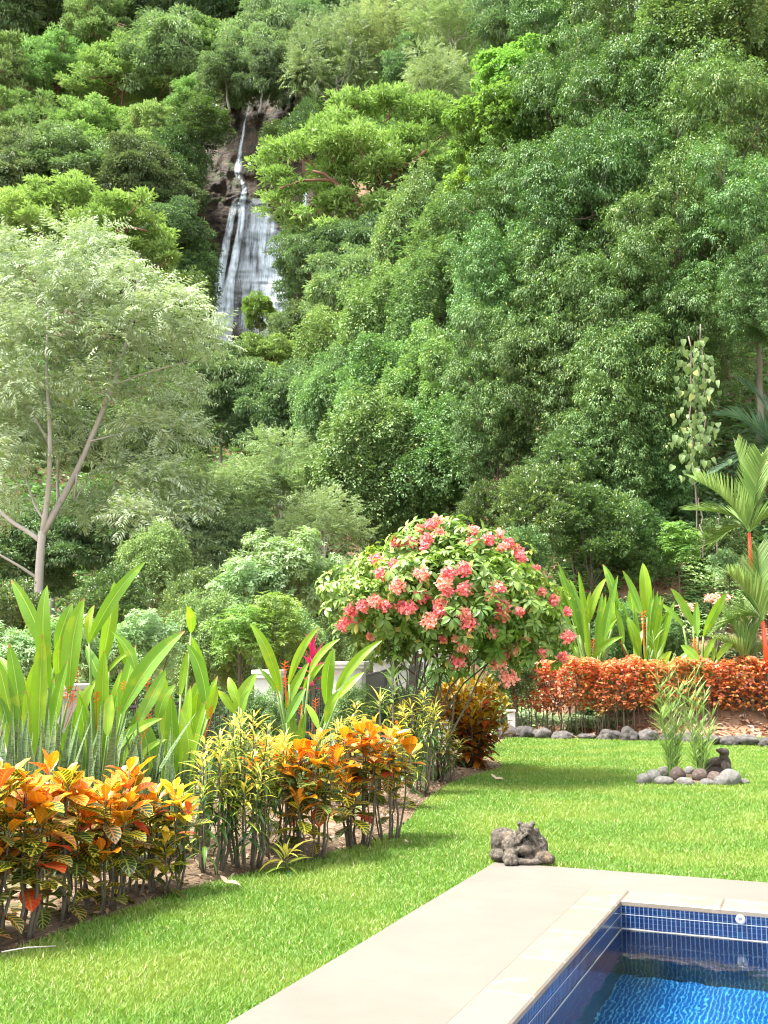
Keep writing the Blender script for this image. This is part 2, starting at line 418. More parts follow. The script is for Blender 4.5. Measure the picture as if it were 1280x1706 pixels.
# tiles
t = NT('blue mosaic')
lp = t.attr('lp'); TS = .0285
def grout(x, wd):
    f = t.mth('FRACT', t.mth('DIVIDE', x, TS)); return t.mth('LESS_THAN', f, wd)
gu = grout(lp[0], .20); gv = grout(lp[1], .10)
wn = t.n('TexWhiteNoise', noise_dimensions='2D'); cx = t.n('CombineXYZ')
t.set(cx, 0, t.mth('FLOOR', t.mth('DIVIDE', lp[0], TS))); t.set(cx, 1, t.mth('FLOOR', t.mth('DIVIDE', lp[1], TS))); t.set(wn, 0, cx)
base = t.ramp(wn.outputs[0], [(0, (.002, .018, .12)), (.55, (.003, .035, .20)), (.9, (.004, .055, .26)), (.992, (.01, .14, .36)), (1, (.05, .35, .5))])
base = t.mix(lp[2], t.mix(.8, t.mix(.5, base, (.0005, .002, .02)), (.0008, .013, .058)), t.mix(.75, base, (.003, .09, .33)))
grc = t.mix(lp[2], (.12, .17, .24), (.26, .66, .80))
col = t.mix(t.mth('MULTIPLY', gv, .28), base, grc)
col = t.mix(t.mth('MULTIPLY', gu, .8), col, grc)
line = t.mth('MULTIPLY', t.mth('GREATER_THAN', lp[1], TS * 3.6 + .0), 0)
tilem = t.done(t.surf(col, .18, .5))
g = Geo(); ZT, ZB = .012, -1.12
def wallq(p0, p1, L, off=0):
    a, b = W(*p0, 0), W(*p1, 0)
    g.add([(a[0], a[1], ZB), (b[0], b[1], ZB), (b[0], b[1], ZT), (a[0], a[1], ZT)], [(0, 1, 2, 3)],
          lp=np.array([(off, ZB + 2, 0), (off + L, ZB + 2, 0), (off + L, ZT + 2, 0), (off, ZT + 2, 0)]))
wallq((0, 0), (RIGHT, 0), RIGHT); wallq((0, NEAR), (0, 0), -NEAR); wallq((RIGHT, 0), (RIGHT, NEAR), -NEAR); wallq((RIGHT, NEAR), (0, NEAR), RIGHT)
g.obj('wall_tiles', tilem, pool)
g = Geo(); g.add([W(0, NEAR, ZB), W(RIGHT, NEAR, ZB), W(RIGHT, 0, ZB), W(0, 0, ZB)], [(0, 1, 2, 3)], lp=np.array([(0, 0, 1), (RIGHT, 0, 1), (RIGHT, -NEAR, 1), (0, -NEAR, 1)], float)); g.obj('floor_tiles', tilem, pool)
WZ = -.135
t = NT('white waterline strip'); wl = t.done(t.surf(t.mix(t.noise(25), (.40, .38, .34), (.24, .24, .22)), .7))  # thin off-white strip with an uneven top edge along the waterline
g = Geo()
for (a, b, nrm_) in (((0.003, -.003), (RIGHT, -.003), (0, -1)), ((.003, NEAR), (.003, -.006), (1, 0))):
    n = 160; tt = np.linspace(0, 1, n)
    V = []
    for k in tt:
        s_, t_ = a[0] + (b[0] - a[0]) * k, a[1] + (b[1] - a[1]) * k
        hh = .008 + .004 * mnoise.noise((s_ * 6, t_ * 6, 0)); 
        V += [W(s_, t_, WZ - .006), W(s_, t_, WZ + hh)]
    g.add(V, [(2 * k, 2 * k + 2, 2 * k + 3, 2 * k + 1) for k in range(n - 1)])
g.obj('waterline_strip', wl, pool)
# upper grout line of the tile border, a strip of wider white joints
t = NT('joint white'); jm = t.done(t.surf((.28, .30, .34), .6)); g = Geo(); z = -.045
g.add([W(.002, -.0025, z), W(RIGHT, -.0025, z), W(RIGHT, -.0025, z + .005), W(.002, -.0025, z + .005), W(.0025, NEAR, z), W(.0025, -.004, z), W(.0025, -.004, z + .005), W(.0025, NEAR, z + .005)], [(0, 1, 2, 3), (4, 5, 6, 7)])
g.obj('tile_joint', jm, pool)
# return inlet
def disc(g, c, u, v, r, dpt, n=24, m=0):
    a = np.arange(n) / n * 2 * math.pi; nn_ = np.cross(u, v); c = np.asarray(c)
    R = [(r, 0), (r, dpt * .5), (r * .8, dpt), (r * .35, dpt * 1.1), (r * .3, dpt * .6)]
    V = np.concatenate([c + rr * (np.cos(a)[:, None] * u + np.sin(a)[:, None] * v) + d * nn_ for rr, d in R] + [c[None] + dpt * .6 * nn_])
    Q = [(k * n + q, k * n + (q + 1) % n, (k + 1) * n + (q + 1) % n, (k + 1) * n + q) for k in range(len(R) - 1) for q in range(n)]
    T = [((len(R) - 1) * n + q, (len(R) - 1) * n + (q + 1) % n, len(R) * n) for q in range(n)]
    g.add(V, Q, T, m=m)
pi_ = ray(1235, 1532); cpos = np.array([0, 0, CAMZ])
wn_ = np.array([*e1, 0.]); k_ = (np.array([*D0, 0]) - cpos) @ wn_ / (pi_ @ wn_); ip = cpos + pi_ * k_
g = Geo(); disc(g, ip - wn_ * .001, np.array([0, 0, 1.]), np.array([*e2, 0]), .030, .012); 
if (np.cross([0, 0, 1.], [*e2, 0]) @ wn_) > 0:
    g = Geo(); disc(g, ip - wn_ * .001, np.array([*e2, 0]), np.array([0, 0, 1.]), .030, .012)
t = NT('white plastic'); g.obj('return_inlet', t.done(t.surf((.34, .35, .36), .35)), pool, True)
# water surface
t = NT('pool water'); tc = t.n('TexCoord').outputs['Object']
bn = t.bump(t.mth('ADD', t.noise(3.0, tc, 2, .5), t.mth('MULTIPLY', t.noise(11, tc, 2), .30)), .060, .10)
fr = t.n('Fresnel'); t.set(fr, 0, 1.33); t.set(fr, 1, bn)
rf = t.n('BsdfRefraction'); t.set(rf, 'IOR', 1.33); t.set(rf, 'Roughness', 0.0); t.set(rf, 'Normal', bn); t.set(rf, 'Color', (.62, .88, .97))
gl = t.n('BsdfGlossy'); t.set(gl, 'Roughness', 0.02); t.set(gl, 'Normal', bn)
mx = t.n('MixShader'); t.set(mx, 0, fr); t.t.links.new(rf.outputs[0], mx.inputs[1]); t.t.links.new(gl.outputs[0], mx.inputs[2])
g = Geo(); g.add([W(0.004, NEAR, WZ), W(RIGHT, NEAR, WZ), W(RIGHT, -.004, WZ), W(.004, -.004, WZ)], [(0, 1, 2, 3)])
tag(g.obj('pool_water', t.done(mx.outputs[0])), kind='structure')
# holes: the lawn/terrain sheets must not cover the pool -> cut by boolean-free trick: rebuild below deck level
deckpoly = [W(-aw, NEAR, 0), W(RIGHT, NEAR, 0), W(RIGHT, af, 0), W(-aw, af, 0)]

def cut_pool(o):
    me = o.data; bm = bmesh.new(); bm.from_mesh(me)
    for (pt, no) in ((W(-aw + .02, 0, 0), e2), (W(0, af - .02, 0), e1), (W(RIGHT - .05, 0, 0), e2), (W(0, NEAR + .05, 0), e1)):
        bmesh.ops.bisect_plane(bm, geom=bm.verts[:] + bm.edges[:] + bm.faces[:], plane_co=(pt[0], pt[1], 0), plane_no=(no[0], no[1], 0))
    kill = []
    for f in bm.faces:
        c = f.calc_center_median(); s_, t_ = loc(np.array([c.x, c.y]))
        if -aw + .02 < s_ < RIGHT - .05 and NEAR + .05 < t_ < af - .02: kill.append(f)
    bmesh.ops.delete(bm, geom=kill, context='FACES'); bm.to_mesh(me); bm.free()
cut_pool(bpy.data.objects['lawn']); cut_pool(ter)

# ------------------------------------------------------------------ grass
def scatter_ground(n, d0, d1, power, margin=1.12):
    """random ground points seen by the camera's wedge, density falling with distance"""
    a = 2 - power; u = rng.random(n); d = (d0 ** a + u * (d1 ** a - d0 ** a)) ** (1 / a)
    x = (rng.random(n) * 2 - 1) * (640 / F) * margin * d
    return x, d
xg, yg = scatter_ground(780000, 4.0, back_y + .3, 1.55, 1.42)
ok = inpoly(xg, yg, lawnpoly); s_ = (xg - D0[0]) * e2[0] + (yg - D0[1]) * e2[1]; t_ = (xg - D0[0]) * e1[0] + (yg - D0[1]) * e1[1]
ok &= ~((s_ > -aw - .005) & (t_ < af + .005)); 
isl = ((xg - G(1160, 1301)[0]) / .66) ** 2 + ((yg - G(1160, 1298)[1]) / .60) ** 2 < 1
ok &= ~isl
xg, yg = xg[ok], yg[ok]
fuzz = np.array([mnoise.noise((a * 1.3, b * 1.3, 5)) for a, b in zip(xg, yg)])
clump = np.array([mnoise.noise((a * 7, b * 7, 9)) for a, b in zip(xg, yg)])
n = len(xg); hgt = (.030 + .022 * rng.random(n) + .010 * clump) * (1 + .012 * yg)
az = rng.random(n) * 2 * math.pi; lean = .25 + .75 * rng.random(n)
D = np.stack([np.cos(az) * lean, np.sin(az) * lean, np.ones(n)], 1)
az2 = rng.random(n) * 2 * math.pi; N = np.stack([np.cos(az2), np.sin(az2), np.full(n, .3)], 1)
g = Geo(); leaves(g, np.stack([xg, yg, np.full(n, -.002)], 1), D, N, hgt, (.0034 + .00042 * yg), nv=1, curl=.5, fold=.2,
       lf=np.stack([rng.random(n), rng.random(n), np.clip(.5 + fuzz * .9, 0, 1)], 1))
t = NT('grass blades'); a = t.attr('lf')
c = t.mix(a[0], (.075, .175, .020), (.19, .325, .060)); c = t.mix(t.mth('MULTIPLY', t.rng(a[2], .35, .8), .75), c, (.22, .30, .06)); c = t.mix(t.mth('GREATER_THAN', a[1], .94), c, (.42, .40, .20))
grassm = t.leafy(c, .35, .5, .35, t.mix(1, c, (1.2, 1.2, .5), 'MULTIPLY'))
tag(g.obj('grass', grassm), kind='stuff')

# litter on the bed and bank
def litter(n, xy, zf, size, name, cols):
    g = Geo(); x, y = xy; n = len(x); az = rng.random(n) * 6.28
    D = np.stack([np.cos(az), np.sin(az), rng.normal(0, .25, n)], 1); N = np.stack([rng.normal(0, .35, n), rng.normal(0, .35, n), np.ones(n)], 1)
    leaves(g, np.stack([x, y, zf + .012 + .02 * rng.random(n)], 1), D, N, size * (.5 + rng.random(n)), size * .45 * (.5 + rng.random(n)), nv=2, nu=1, curl=rng.normal(.3, .5, n), fold=.3)
    t = NT(name); a = t.attr('lf'); t2 = t.ramp(a[0], cols)
    return tag(g.obj('leaf_litter', t.leafy(t2, .1, .7, .2)), kind='stuff')
bx = rng.uniform(-7, 3, 30000); by = rng.uniform(4, 21.5, 30000); k = inpoly(bx, by, bedpoly) & (dist_edge(bx, by) > .03); bx, by = bx[k][:9000], by[k][:9000]
LC = [(0, (.10, .06, .035)), (.4, (.24, .15, .09)), (.75, (.29, .20, .13)), (1, (.45, .34, .25))]
zb = .004 + .045 * smooth(0, .35, dist_edge(bx, by))
litter(0, (bx, by), zb, .055, 'bed litter', LC)
bx = rng.uniform(1.5, 13, 16000); by = 22.4 + 8 * rng.random(16000)
litter(0, (bx, by), terr(bx, by), .16, 'bank litter', [(0, (.14, .07, .04)), (.4, (.30, .16, .09)), (.75, (.45, .28, .19)), (1, (.62, .44, .36))])
# ------------------------------------------------------------------ forest
def whorls(g, C, Dr, k, L, Wd, droop, twig=.0, nv=1, curl=.6, fold=.3, lobe=None, spread=1.0, m=0, flat=0.):
    """whorls of k leaves at points C around directions Dr"""
    n = len(C); C = np.repeat(C, k, 0); Dr = np.repeat(nrm(Dr), k, 0)
    ph = np.tile(np.arange(k) / k * 2 * math.pi, n) + np.repeat(rng.random(n) * 6.28, k) + rng.normal(0, .25, n * k)
    ref = np.where(np.abs(Dr[:, 2:3]) < .9, np.array([[0, 0, 1.]]), np.array([[1., 0, 0]]))
    A = nrm(np.cross(Dr, ref)); B = np.cross(Dr, A)
    rad = np.cos(ph)[:, None] * A + np.sin(ph)[:, None] * B
    N = Dr + rng.normal(0, .15, (n * k, 3)); D = Dr * (.45 * rng.random((n * k, 1)) + .15) + rad * spread
    D[:, 2] -= droop; N[:, 2] += .35; D[:, 2] *= (1 - flat)
    s = .65 + .6 * rng.random(n * k)
    lb = np.repeat(rng.random(n) if lobe is None else lobe, k)
    leaves(g, C + Dr * (twig * rng.random((n * k, 1))) + rad * L * .1, D, N, L * s, Wd * s, nv=nv, curl=curl, fold=fold,
           lf=np.stack([rng.random(n * k), rng.random(n * k), lb], 1), m=m)
def fronds(g, C, Dr, k, FL, L, Wd, sag=.5, lobe=None, m=0):
    """pinnate fronds with k leaflets a side"""
    n = len(C); Dr = nrm(Dr); up = np.array([0, 0, 1.])
    S = nrm(np.cross(Dr, up + rng.normal(0, .35, (n, 3)))); U = np.cross(S, Dr)
    fl = FL * (.7 + .6 * rng.random(n))
    for q in range(k):
        t = (q + .7) / k
        base = C + Dr * (fl * t)[:, None] - U * (fl * sag * t * t * .5)[:, None]
        dd = nrm(Dr - U * (sag * t))
        for sg in (-1, 1):
            D = S * sg * .95 + dd * .55 + rng.normal(0, .12, (n, 3)); D[:, 2] -= .15
            ll = L * math.sin(math.pi * (.15 + .8 * t)) 
            leaves(g, base, D, U + rng.normal(0, .15, (n, 3)), ll * (.8 + .4 * rng.random(n)), Wd, nv=1, curl=.5, fold=.15,
                   lf=np.stack([rng.random(n), rng.random(n), rng.random(n) if lobe is None else lobe], 1), m=m)
def shoots(g, C, Dr, r, k, L, Wd, droop=.4, up=.8, lobe=None, curl=.6, fold=.3, nv=1, aspect=(1, 1, .7)):
    """tufts: k leaves fanning from round each shoot centre, lit tops and shaded undersides"""
    n = len(C); Dr = nrm(Dr); C = np.repeat(C, k, 0); Dk = np.repeat(Dr, k, 0)
    w_ = nrm(rng.normal(size=(n * k, 3)) + Dk * 1.1); q = (.35 + .65 * rng.random((n * k, 1)))
    pos = C + w_ * r * q * np.array(aspect)
    D = w_ * .9 + Dk * .3 + rng.normal(0, .2, (n * k, 3)); D[:, 2] -= droop
    N = np.array([0, 0, up]) + w_ * .5 + rng.normal(0, .22, (n * k, 3)); s = .65 + .6 * rng.random(n * k)
    sh = np.repeat(rng.random(n), k); lb = sh if lobe is None else .5 * sh + .5 * np.repeat(lobe, k)
    leaves(g, pos, D, N, L * s, Wd * s, nv=nv, curl=curl, fold=fold, lf=np.stack([rng.random(n * k), rng.random(n * k), lb], 1))
def lobe_points(lobes, dens, lo=.72, hi=1.1, under=.45, rough=.30):
    """points over the uneven outer shells of a set of ellipsoid lobes [(c, r3)]"""
    Cs, Ds, Ls = [], [], []
    cen = np.array([l[0] for l in lobes]); rad = np.array([l[1] for l in lobes])
    for li, (c, r) in enumerate(lobes):
        area = 4 * math.pi * ((r[0] * r[1] * r[2]) ** (2 / 3)); n = int(area * dens) + 3
        w_ = nrm(rng.normal(size=(n, 3))); keep = (w_[:, 2] > -.35) | (rng.random(n) < under); w_ = w_[keep]
        bumpy = np.array([mnoise.noise((a[0] * 1.7 + li * 3.1, a[1] * 1.7, a[2] * 1.7)) + .5 * mnoise.noise((a[0] * 4 + li, a[1] * 4, a[2] * 4)) for a in w_])
        p = c + w_ * r * (lo + (hi - lo) * rng.random((len(w_), 1)) ** .8) * (1 + rough * 1.6 * bumpy[:, None])
        q = ((p[:, None] - cen[None]) / rad[None]) ** 2; q[:, li] = 9
        ok = np.sqrt(q.sum(2)).min(1) > .62 if len(lobes) > 1 else np.ones(len(p), bool)
        p, w_ = p[ok], w_[ok]
        d = nrm(w_ / r); Cs.append(p); Ds.append(d); Ls.append(np.full(len(p), rng.random()))
    return np.concatenate(Cs), np.concatenate(Ds), np.concatenate(Ls)
def dome_lobes(R, n, r0, r1, zs=.8, flat=.8, zmin=-.5, r_=None):
    r_ = r_ or random; out = []
    for k in range(n):
        z = 1 - (k + .5) / n * (1 - zmin); a = k * 2.399 + r_.uniform(-.5, .5); s = math.sqrt(max(0, 1 - z * z)) if z > 0 else 1.0 - .15 * abs(z)
        rr = r_.uniform(r0, r1); q = r_.uniform(.5, 1.05)
        c = np.array([math.cos(a) * s * R * q, math.sin(a) * s * R * q, z * R * zs * q + r_.uniform(-.1, .1) * R]); out.append((c, np.array([rr * r_.uniform(.75, 1.35), rr * r_.uniform(.75, 1.35), rr * flat * r_.uniform(.7, 1.2)])))
    return out
def crown_mesh(kind, seed):
    global rng
    rng = np.random.default_rng(seed); r_ = random.Random(seed); g = Geo()
    if kind == 'dark':      # drooping narrow leaves in tufts
        lobes = dome_lobes(3.2, (22, 38, 28)[seed // 11 % 3], .65, 1.3, 1.15, .85, -.95, r_)
        C, D, Lb = lobe_points(lobes, 6.8, .7, 1.2); D = D * .8 + [0, 0, .25] + rng.normal(0, .3, D.shape)
        shoots(g, C, D, .36, 30, .20, .064, .55, .8, Lb, .8); mat = M['c_dark']; R = 3.2
    elif kind == 'vine':
        lobes = dome_lobes(2.8, 40, .5, .95, 1.2, 1.35, -.95, r_)
        C, D, Lb = lobe_points(lobes, 13, .7, 1.15)
        shoots(g, C, D + [0, -0, .1], .30, 17, .15, .115, .5, .7, Lb, .4, aspect=(1, 1, 1.1)); mat = M['c_vine']; R = 2.8
    elif kind == 'mid':
        lobes = dome_lobes(6, 70, .8, 1.7, .9, .55, -.65, r_)
        C, D, Lb = lobe_points(lobes, 2.3, .7, 1.15)
        shoots(g, C, D + [0, 0, .4], .72, 19, .50, .19, .2, 1.0, Lb, aspect=(1.1, 1.1, .5)); mat = M['c_mid']; R = 6
    elif kind == 'layer':
        lobes = []
        for k in range(135):
            lev = r_.random(); a = r_.uniform(0, 6.28); q = math.sqrt(r_.random()) * (1.08 - .5 * lev) * 6.8
            lobes.append((np.array([math.cos(a) * q, math.sin(a) * q, -3.4 + lev * 6.6 - .03 * q * q]), np.array([r_.uniform(.7, 1.3), r_.uniform(.7, 1.3), .36]) * r_.uniform(.65, 1.25)))
        C, D, Lb = lobe_points(lobes, 3.0, .5, 1.1, .25)
        shoots(g, C, D * .5 + [0, 0, 1], .55, 16, .46, .165, .0, 1.0, Lb, .5, aspect=(1.1, 1.1, .5)); mat = M['c_layer']; R = 7
    elif kind == 'olive':
        lobes = dome_lobes(3.0, 30, .5, 1.1, .85, .75, -.45, r_)
        C, D, Lb = lobe_points(lobes, 10, .6, 1.2); D = nrm(D * [1, 1, .5] + [0, 0, .35] + rng.normal(0, .35, D.shape))
        fronds(g, C, D, 8, .75, .25, .06, .8, Lb); mat = M['c_olive']; R = 3.0
    elif kind == 'bright':
        lobes = dome_lobes(2.6, 30, .45, .9, .9, .7, -.7, r_)
        C, D, Lb = lobe_points(lobes, 8.5, .6, 1.2)
        shoots(g, C, D + [0, 0, .5], .34, 12, .30, .17, .4, .9, Lb, .7); mat = M['c_bright']; R = 2.6
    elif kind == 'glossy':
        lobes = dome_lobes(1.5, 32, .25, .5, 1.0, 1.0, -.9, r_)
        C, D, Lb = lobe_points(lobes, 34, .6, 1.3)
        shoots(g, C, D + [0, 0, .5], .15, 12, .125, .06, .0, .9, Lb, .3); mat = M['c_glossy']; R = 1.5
    elif kind == 'pale':
        lobes = dome_lobes(1.4, 24, .25, .5, .85, .9, -.8, r_)
        C, D, Lb = lobe_points(lobes, 38, .5, 1.2); D = nrm(D + [0, 0, .8] + rng.normal(0, .4, D.shape))
        whorls(g, C, D, 8, .18, .06, .05, .08, curl=.4, lobe=Lb, nv=2); mat = M['c_pale']; R = 1.4
    elif kind == 'lobed':     # papaya-like big lobed leaves
        lobes = dome_lobes(1.1, 26, .28, .5, 1.0, 1.0, -.9, r_)
        C, D, Lb = lobe_points(lobes, 20, .6, 1.2); D = nrm(D * .6 + [0, 0, 1] + rng.normal(0, .35, D.shape))
        whorls(g, C, D, 8, .20, .065, .15, .02, curl=.5, lobe=Lb, nv=2, flat=.3); mat = M['c_bright']; R = 1.1
    return g.mesh('crown', mat), R, lobes
PROTO = {}
for kind, ns in (('dark', 3), ('vine', 2), ('mid', 2), ('layer', 3), ('olive', 2), ('bright', 1), ('glossy', 2), ('pale', 1), ('lobed', 1)):
    PROTO[kind] = [crown_mesh(kind, 11 * k + len(kind)) for k in range(ns)]
BARK = {'layer': 'redbark', 'olive': 'palebark', 'mid': 'palebark', 'bright': 'bark', 'dark': 'bark', 'vine': 'bark', 'glossy': 'twig', 'pale': 'greenstem', 'lobed': 'greenstem'}
cnt = 0
def trunk_geo(lobes, sc, zc, rot, seed, rad, nl=12, reach=1.0, lim=.42):
    g = Geo(); r_ = random.Random(seed); H = zc
    c, s_ = math.cos(rot), math.sin(rot)
    fork = np.array([0, 0, max(.25 * H, zc - 1.6 * sc * 2)])
    tube(g, wob(resamp([(r_.uniform(-.4, .4), r_.uniform(-.4, .4), -.6), (0, 0, fork[2] * .5), fork, (0, 0, zc + .2 * sc)], 9), rad * .3, seed), np.linspace(rad * 1.25, rad * .45, 9), 8)
    idx = list(range(len(lobes))); r_.shuffle(idx)
    for q in idx[:nl]:
        p = lobes[q][0] * sc * reach; p = np.array([p[0] * c - p[1] * s_, p[0] * s_ + p[1] * c, p[2] + zc])
        k = r_.random(); st0 = fork * (1 - k) + np.array([0, 0, zc + .1 * sc]) * k
        mid = st0 * .45 + p * .55; mid[2] = st0[2] * .6 + p[2] * .4
        pts = bez(st0, mid, p, 7); tube(g, wob(pts, rad * .25, q), np.linspace(rad * lim, rad * .08, 7), 5)
        for z in range(2):
            o = p + np.array([r_.uniform(-1, 1), r_.uniform(-1, 1), r_.uniform(0, .8)]) * lobes[q][1] * sc * .8
            tube(g, bez(pts[4], (pts[4] + o) / 2 + [0, 0, .2], o, 4), np.linspace(rad * .16, rad * .04, 4), 4, cap=False)
    return g
def tree(kind, px, py, rpx, Y, label, cat='tree', name='forest_tree', group=None, bark=None, zs=1.0, wide=1.0):
    """a tree whose crown centre shows at (px,py) from distance Y with a radius of rpx photo pixels"""
    global cnt; cnt += 1
    me, R, lobes = PROTO[kind][cnt % len(PROTO[kind])]
    c = P(px, py, Y); sc = rpx * Y / F / R; gz = float(terr(c[0], c[1])); rot = (cnt * 2.4) % 6.28
    gz = min(max(gz, c[2] - (1.15 if Y > 95 and 320 < px < 520 else 3.3) * R * sc), c[2] - .5 * R * sc)
    if Y > 50: zs *= .85 + .5 * ((cnt * .618) % 1); wide *= .88 + .3 * ((cnt * .381) % 1)
    root = thing(name, (c[0], c[1], gz), label, cat, group)
    cr = bpy.data.objects.new('crown', me); SC.collection.objects.link(cr); cr.parent = root; cr.location = (0, 0, c[2] - gz)
    cr.rotation_euler = (0, 0, rot); cr.scale = (sc * wide, sc * wide, sc * zs)
    big = R * sc
    trunk_geo(lobes, sc, c[2] - gz, rot, cnt, max(.02, big * .045), 22 if kind in ('layer', 'mid') else 14, 1.12 if kind in ('layer', 'mid', 'dark') else 1.0, .55 if kind == 'layer' else .42).obj('trunk', M[bark or BARK[kind]], root, True)
    return root

# cliff behind the waterfall -------------------------------------------------
def cliffd(px, py): return 106.5 + (580 - py) / 430 * 12
cg = Geo(); NX, NY = 130, 220
pxs = np.linspace(240, 545, NX); pys = np.linspace(660, 95, NY); V = []
for b in pys:
    for a in pxs:
        n_ = mnoise.fractal((a * .02, b * .012, 1), .8, 2.2, 5); l_ = .6 * mnoise.noise((a * .03, b * .045, 4)) + (.55 * abs(mnoise.noise((a * .05, b * .11, 9))) if b > 320 else 0)
        side = 2.5 * (abs(a - 405) / 130) ** 2
        V.append(P(a, b, cliffd(a, b) - n_ * 1.3 - l_ * .9 - side))
V = np.array(V)
i, j = np.meshgrid(np.arange(NY - 1), np.arange(NX - 1), indexing='ij')
Lx = np.interp(pys, [95, 150, 200, 260, 300, 400, 590, 660], [375, 365, 335, 300, 285, 280, 300, 320]); Rx = np.interp(pys, [95, 150, 200, 260, 330, 400, 560, 660], [505, 512, 505, 500, 520, 545, 545, 530])
jag = np.array([mnoise.noise((b * .03, 0, 7)) * 14 for b in pys]); PX = np.tile(pxs, NY); PYi = np.repeat(np.arange(NY), NX)
inside = (PX > (Lx + jag)[PYi]) & (PX < (Rx + jag)[PYi]) & (pys[PYi] > 140 + 12 * np.sin(PX * .08))
Qc = np.stack([i * NX + j, i * NX + j + 1, (i + 1) * NX + j + 1, (i + 1) * NX + j], -1).reshape(-1, 4); cg.add(V, Qc[inside[Qc].all(1)])
t = NT('cliff rock'); tc = t.n('TexCoord').outputs['Object']
mp = t.n('Mapping'); t.set(mp, 0, tc); mp.inputs['Scale'].default_value = (1, 1, 2.2)
n1 = t.noise(.35, mp, 8, .65); n2 = t.noise(1.4, mp, 8, .7)
c = t.mix(t.rng(n1, .4, .6), (.030, .023, .018), (.085, .058, .036)); c = t.mix(t.rng(n2, .54, .72), c, (.18, .11, .058)); c = t.mix(t.rng(t.noise(.9, tc, 6), .54, .66), c, (.05, .075, .02))
tag(cg.obj('cliff', t.done(t.surf(c, .7, .4, t.bump(n2, 1, .5))), smoothf=True), kind='structure')
# waterfall
wf = thing('waterfall', (float(V[0][0]), 108, 30), 'thin white waterfall running down a brown cliff and fanning out over rock ledges', 'waterfall')
wf.location = (0, 0, 0)
def sheet(name, left, right, off, seed, dens):
    g = Geo(); ny, nx = 90, 14; yy = np.linspace(left[0][1], left[-1][1], ny)
    lx = np.interp(yy, [p[1] for p in left], [p[0] for p in left]); rx = np.interp(yy, [p[1] for p in right], [p[0] for p in right]); V_ = []; lp = []
    for q, b in enumerate(yy):
        for k in range(nx):
            u = k / (nx - 1); a = lx[q] * (1 - u) + rx[q] * u + 2.0 * mnoise.noise((b * .03, seed, 0))
            n_ = mnoise.fractal((a * .02, b * .012, 1), .8, 2.2, 5); l_ = .6 * mnoise.noise((a * .03, b * .045, 4)) + (.55 * abs(mnoise.noise((a * .05, b * .11, 9))) if b > 320 else 0); side = 2.5 * (abs(a - 405) / 130) ** 2
            V_.append(P(a, b, cliffd(a, b) - n_ * 1.3 - l_ * .9 - side - off - .15 * math.sin(u * math.pi))); lp.append((u, q / ny, dens))
    i, j = np.meshgrid(np.arange(ny - 1), np.arange(nx - 1), indexing='ij')
    g.add(V_, np.stack([i * nx + j, i * nx + j + 1, (i + 1) * nx + j + 1, (i + 1) * nx + j], -1), lp=np.array(lp), lf=[seed % 1, seed % 1, seed * .37 % 1])
    g.obj(name, wfm, wf, True)
t = NT('falling water'); a = t.attr('lp'); bseed = t.attr('lf'); cx = t.n('CombineXYZ')
tc = t.n('TexCoord').outputs['Object']; sx = t.n('SeparateXYZ'); t.set(sx, 0, tc)
t.set(cx, 0, t.mth('MULTIPLY', sx.outputs[0], 1.5)); t.set(cx, 2, t.mth('MULTIPLY', sx.outputs[2], .13)); t.set(cx, 1, bseed[0])
st1 = t.noise(1.6, cx, 6, .65)
edge_ = t.mth('MULTIPLY', t.mth('MULTIPLY', a[0], t.mth('SUBTRACT', 1.0, a[0])), 4.0); edge_ = t.mth('MULTIPLY', t.mth('POWER', edge_, .8), t.mth('MULTIPLY', t.rng(a[1], 0, .15, .15, 1), t.rng(a[1], .85, 1, 1, .1)))
al = t.mth('MULTIPLY', t.mth('MULTIPLY', t.rng(st1, .28, .72), edge_), a[2])
df = t.surf((.78, .90, 1.0), .5, .3); tr = t.n('BsdfTransparent'); mx = t.n('MixShader'); t.set(mx, 0, al); t.t.links.new(tr.outputs[0], mx.inputs[1]); t.t.links.new(df, mx.inputs[2])
wfm = t.done(mx.outputs[0])
sheet('upper_stream', [(413, 176), (405, 205), (397, 250), (388, 285), (394, 300)], [(419, 176), (410, 205), (403, 250), (403, 285), (402, 300)], .35, 1.1, .85)
sheet('upper_stream', [(399, 298), (402, 318), (392, 350)], [(407, 298), (411, 318), (402, 350)], .35, 2.7, 1.1)
sheet('side_stream', [(460, 156), (474, 168), (478, 182)], [(466, 154), (484, 162), (486, 180)], .6, 3.2, 1.2)
sheet('main_stream', [(400, 318), (393, 390), (376, 460), (358, 520), (360, 590)], [(412, 318), (406, 390), (392, 460), (390, 520), (386, 590)], .7, 4.4, 1.7)
sheet('main_stream', [(386, 330), (370, 400), (356, 470), (349, 530), (352, 592)], [(398, 330), (384, 400), (374, 470), (372, 530), (378, 592)], .5, 5.9, 1.5)
sheet('water_veil', [(408, 330), (400, 400), (388, 470), (380, 560)], [(444, 330), (474, 400), (482, 470), (486, 560)], .4, 6.3, 1.0)
sheet('water_veil', [(420, 330), (436, 420), (432, 480), (420, 560)], [(440, 330), (478, 420), (484, 480), (480, 560)], .6, 7.7, .8)
sheet('side_stream', [(504, 318), (503, 340), (500, 356)], [(512, 318), (514, 340), (512, 356)], 3.0, 8.1, 1.3)
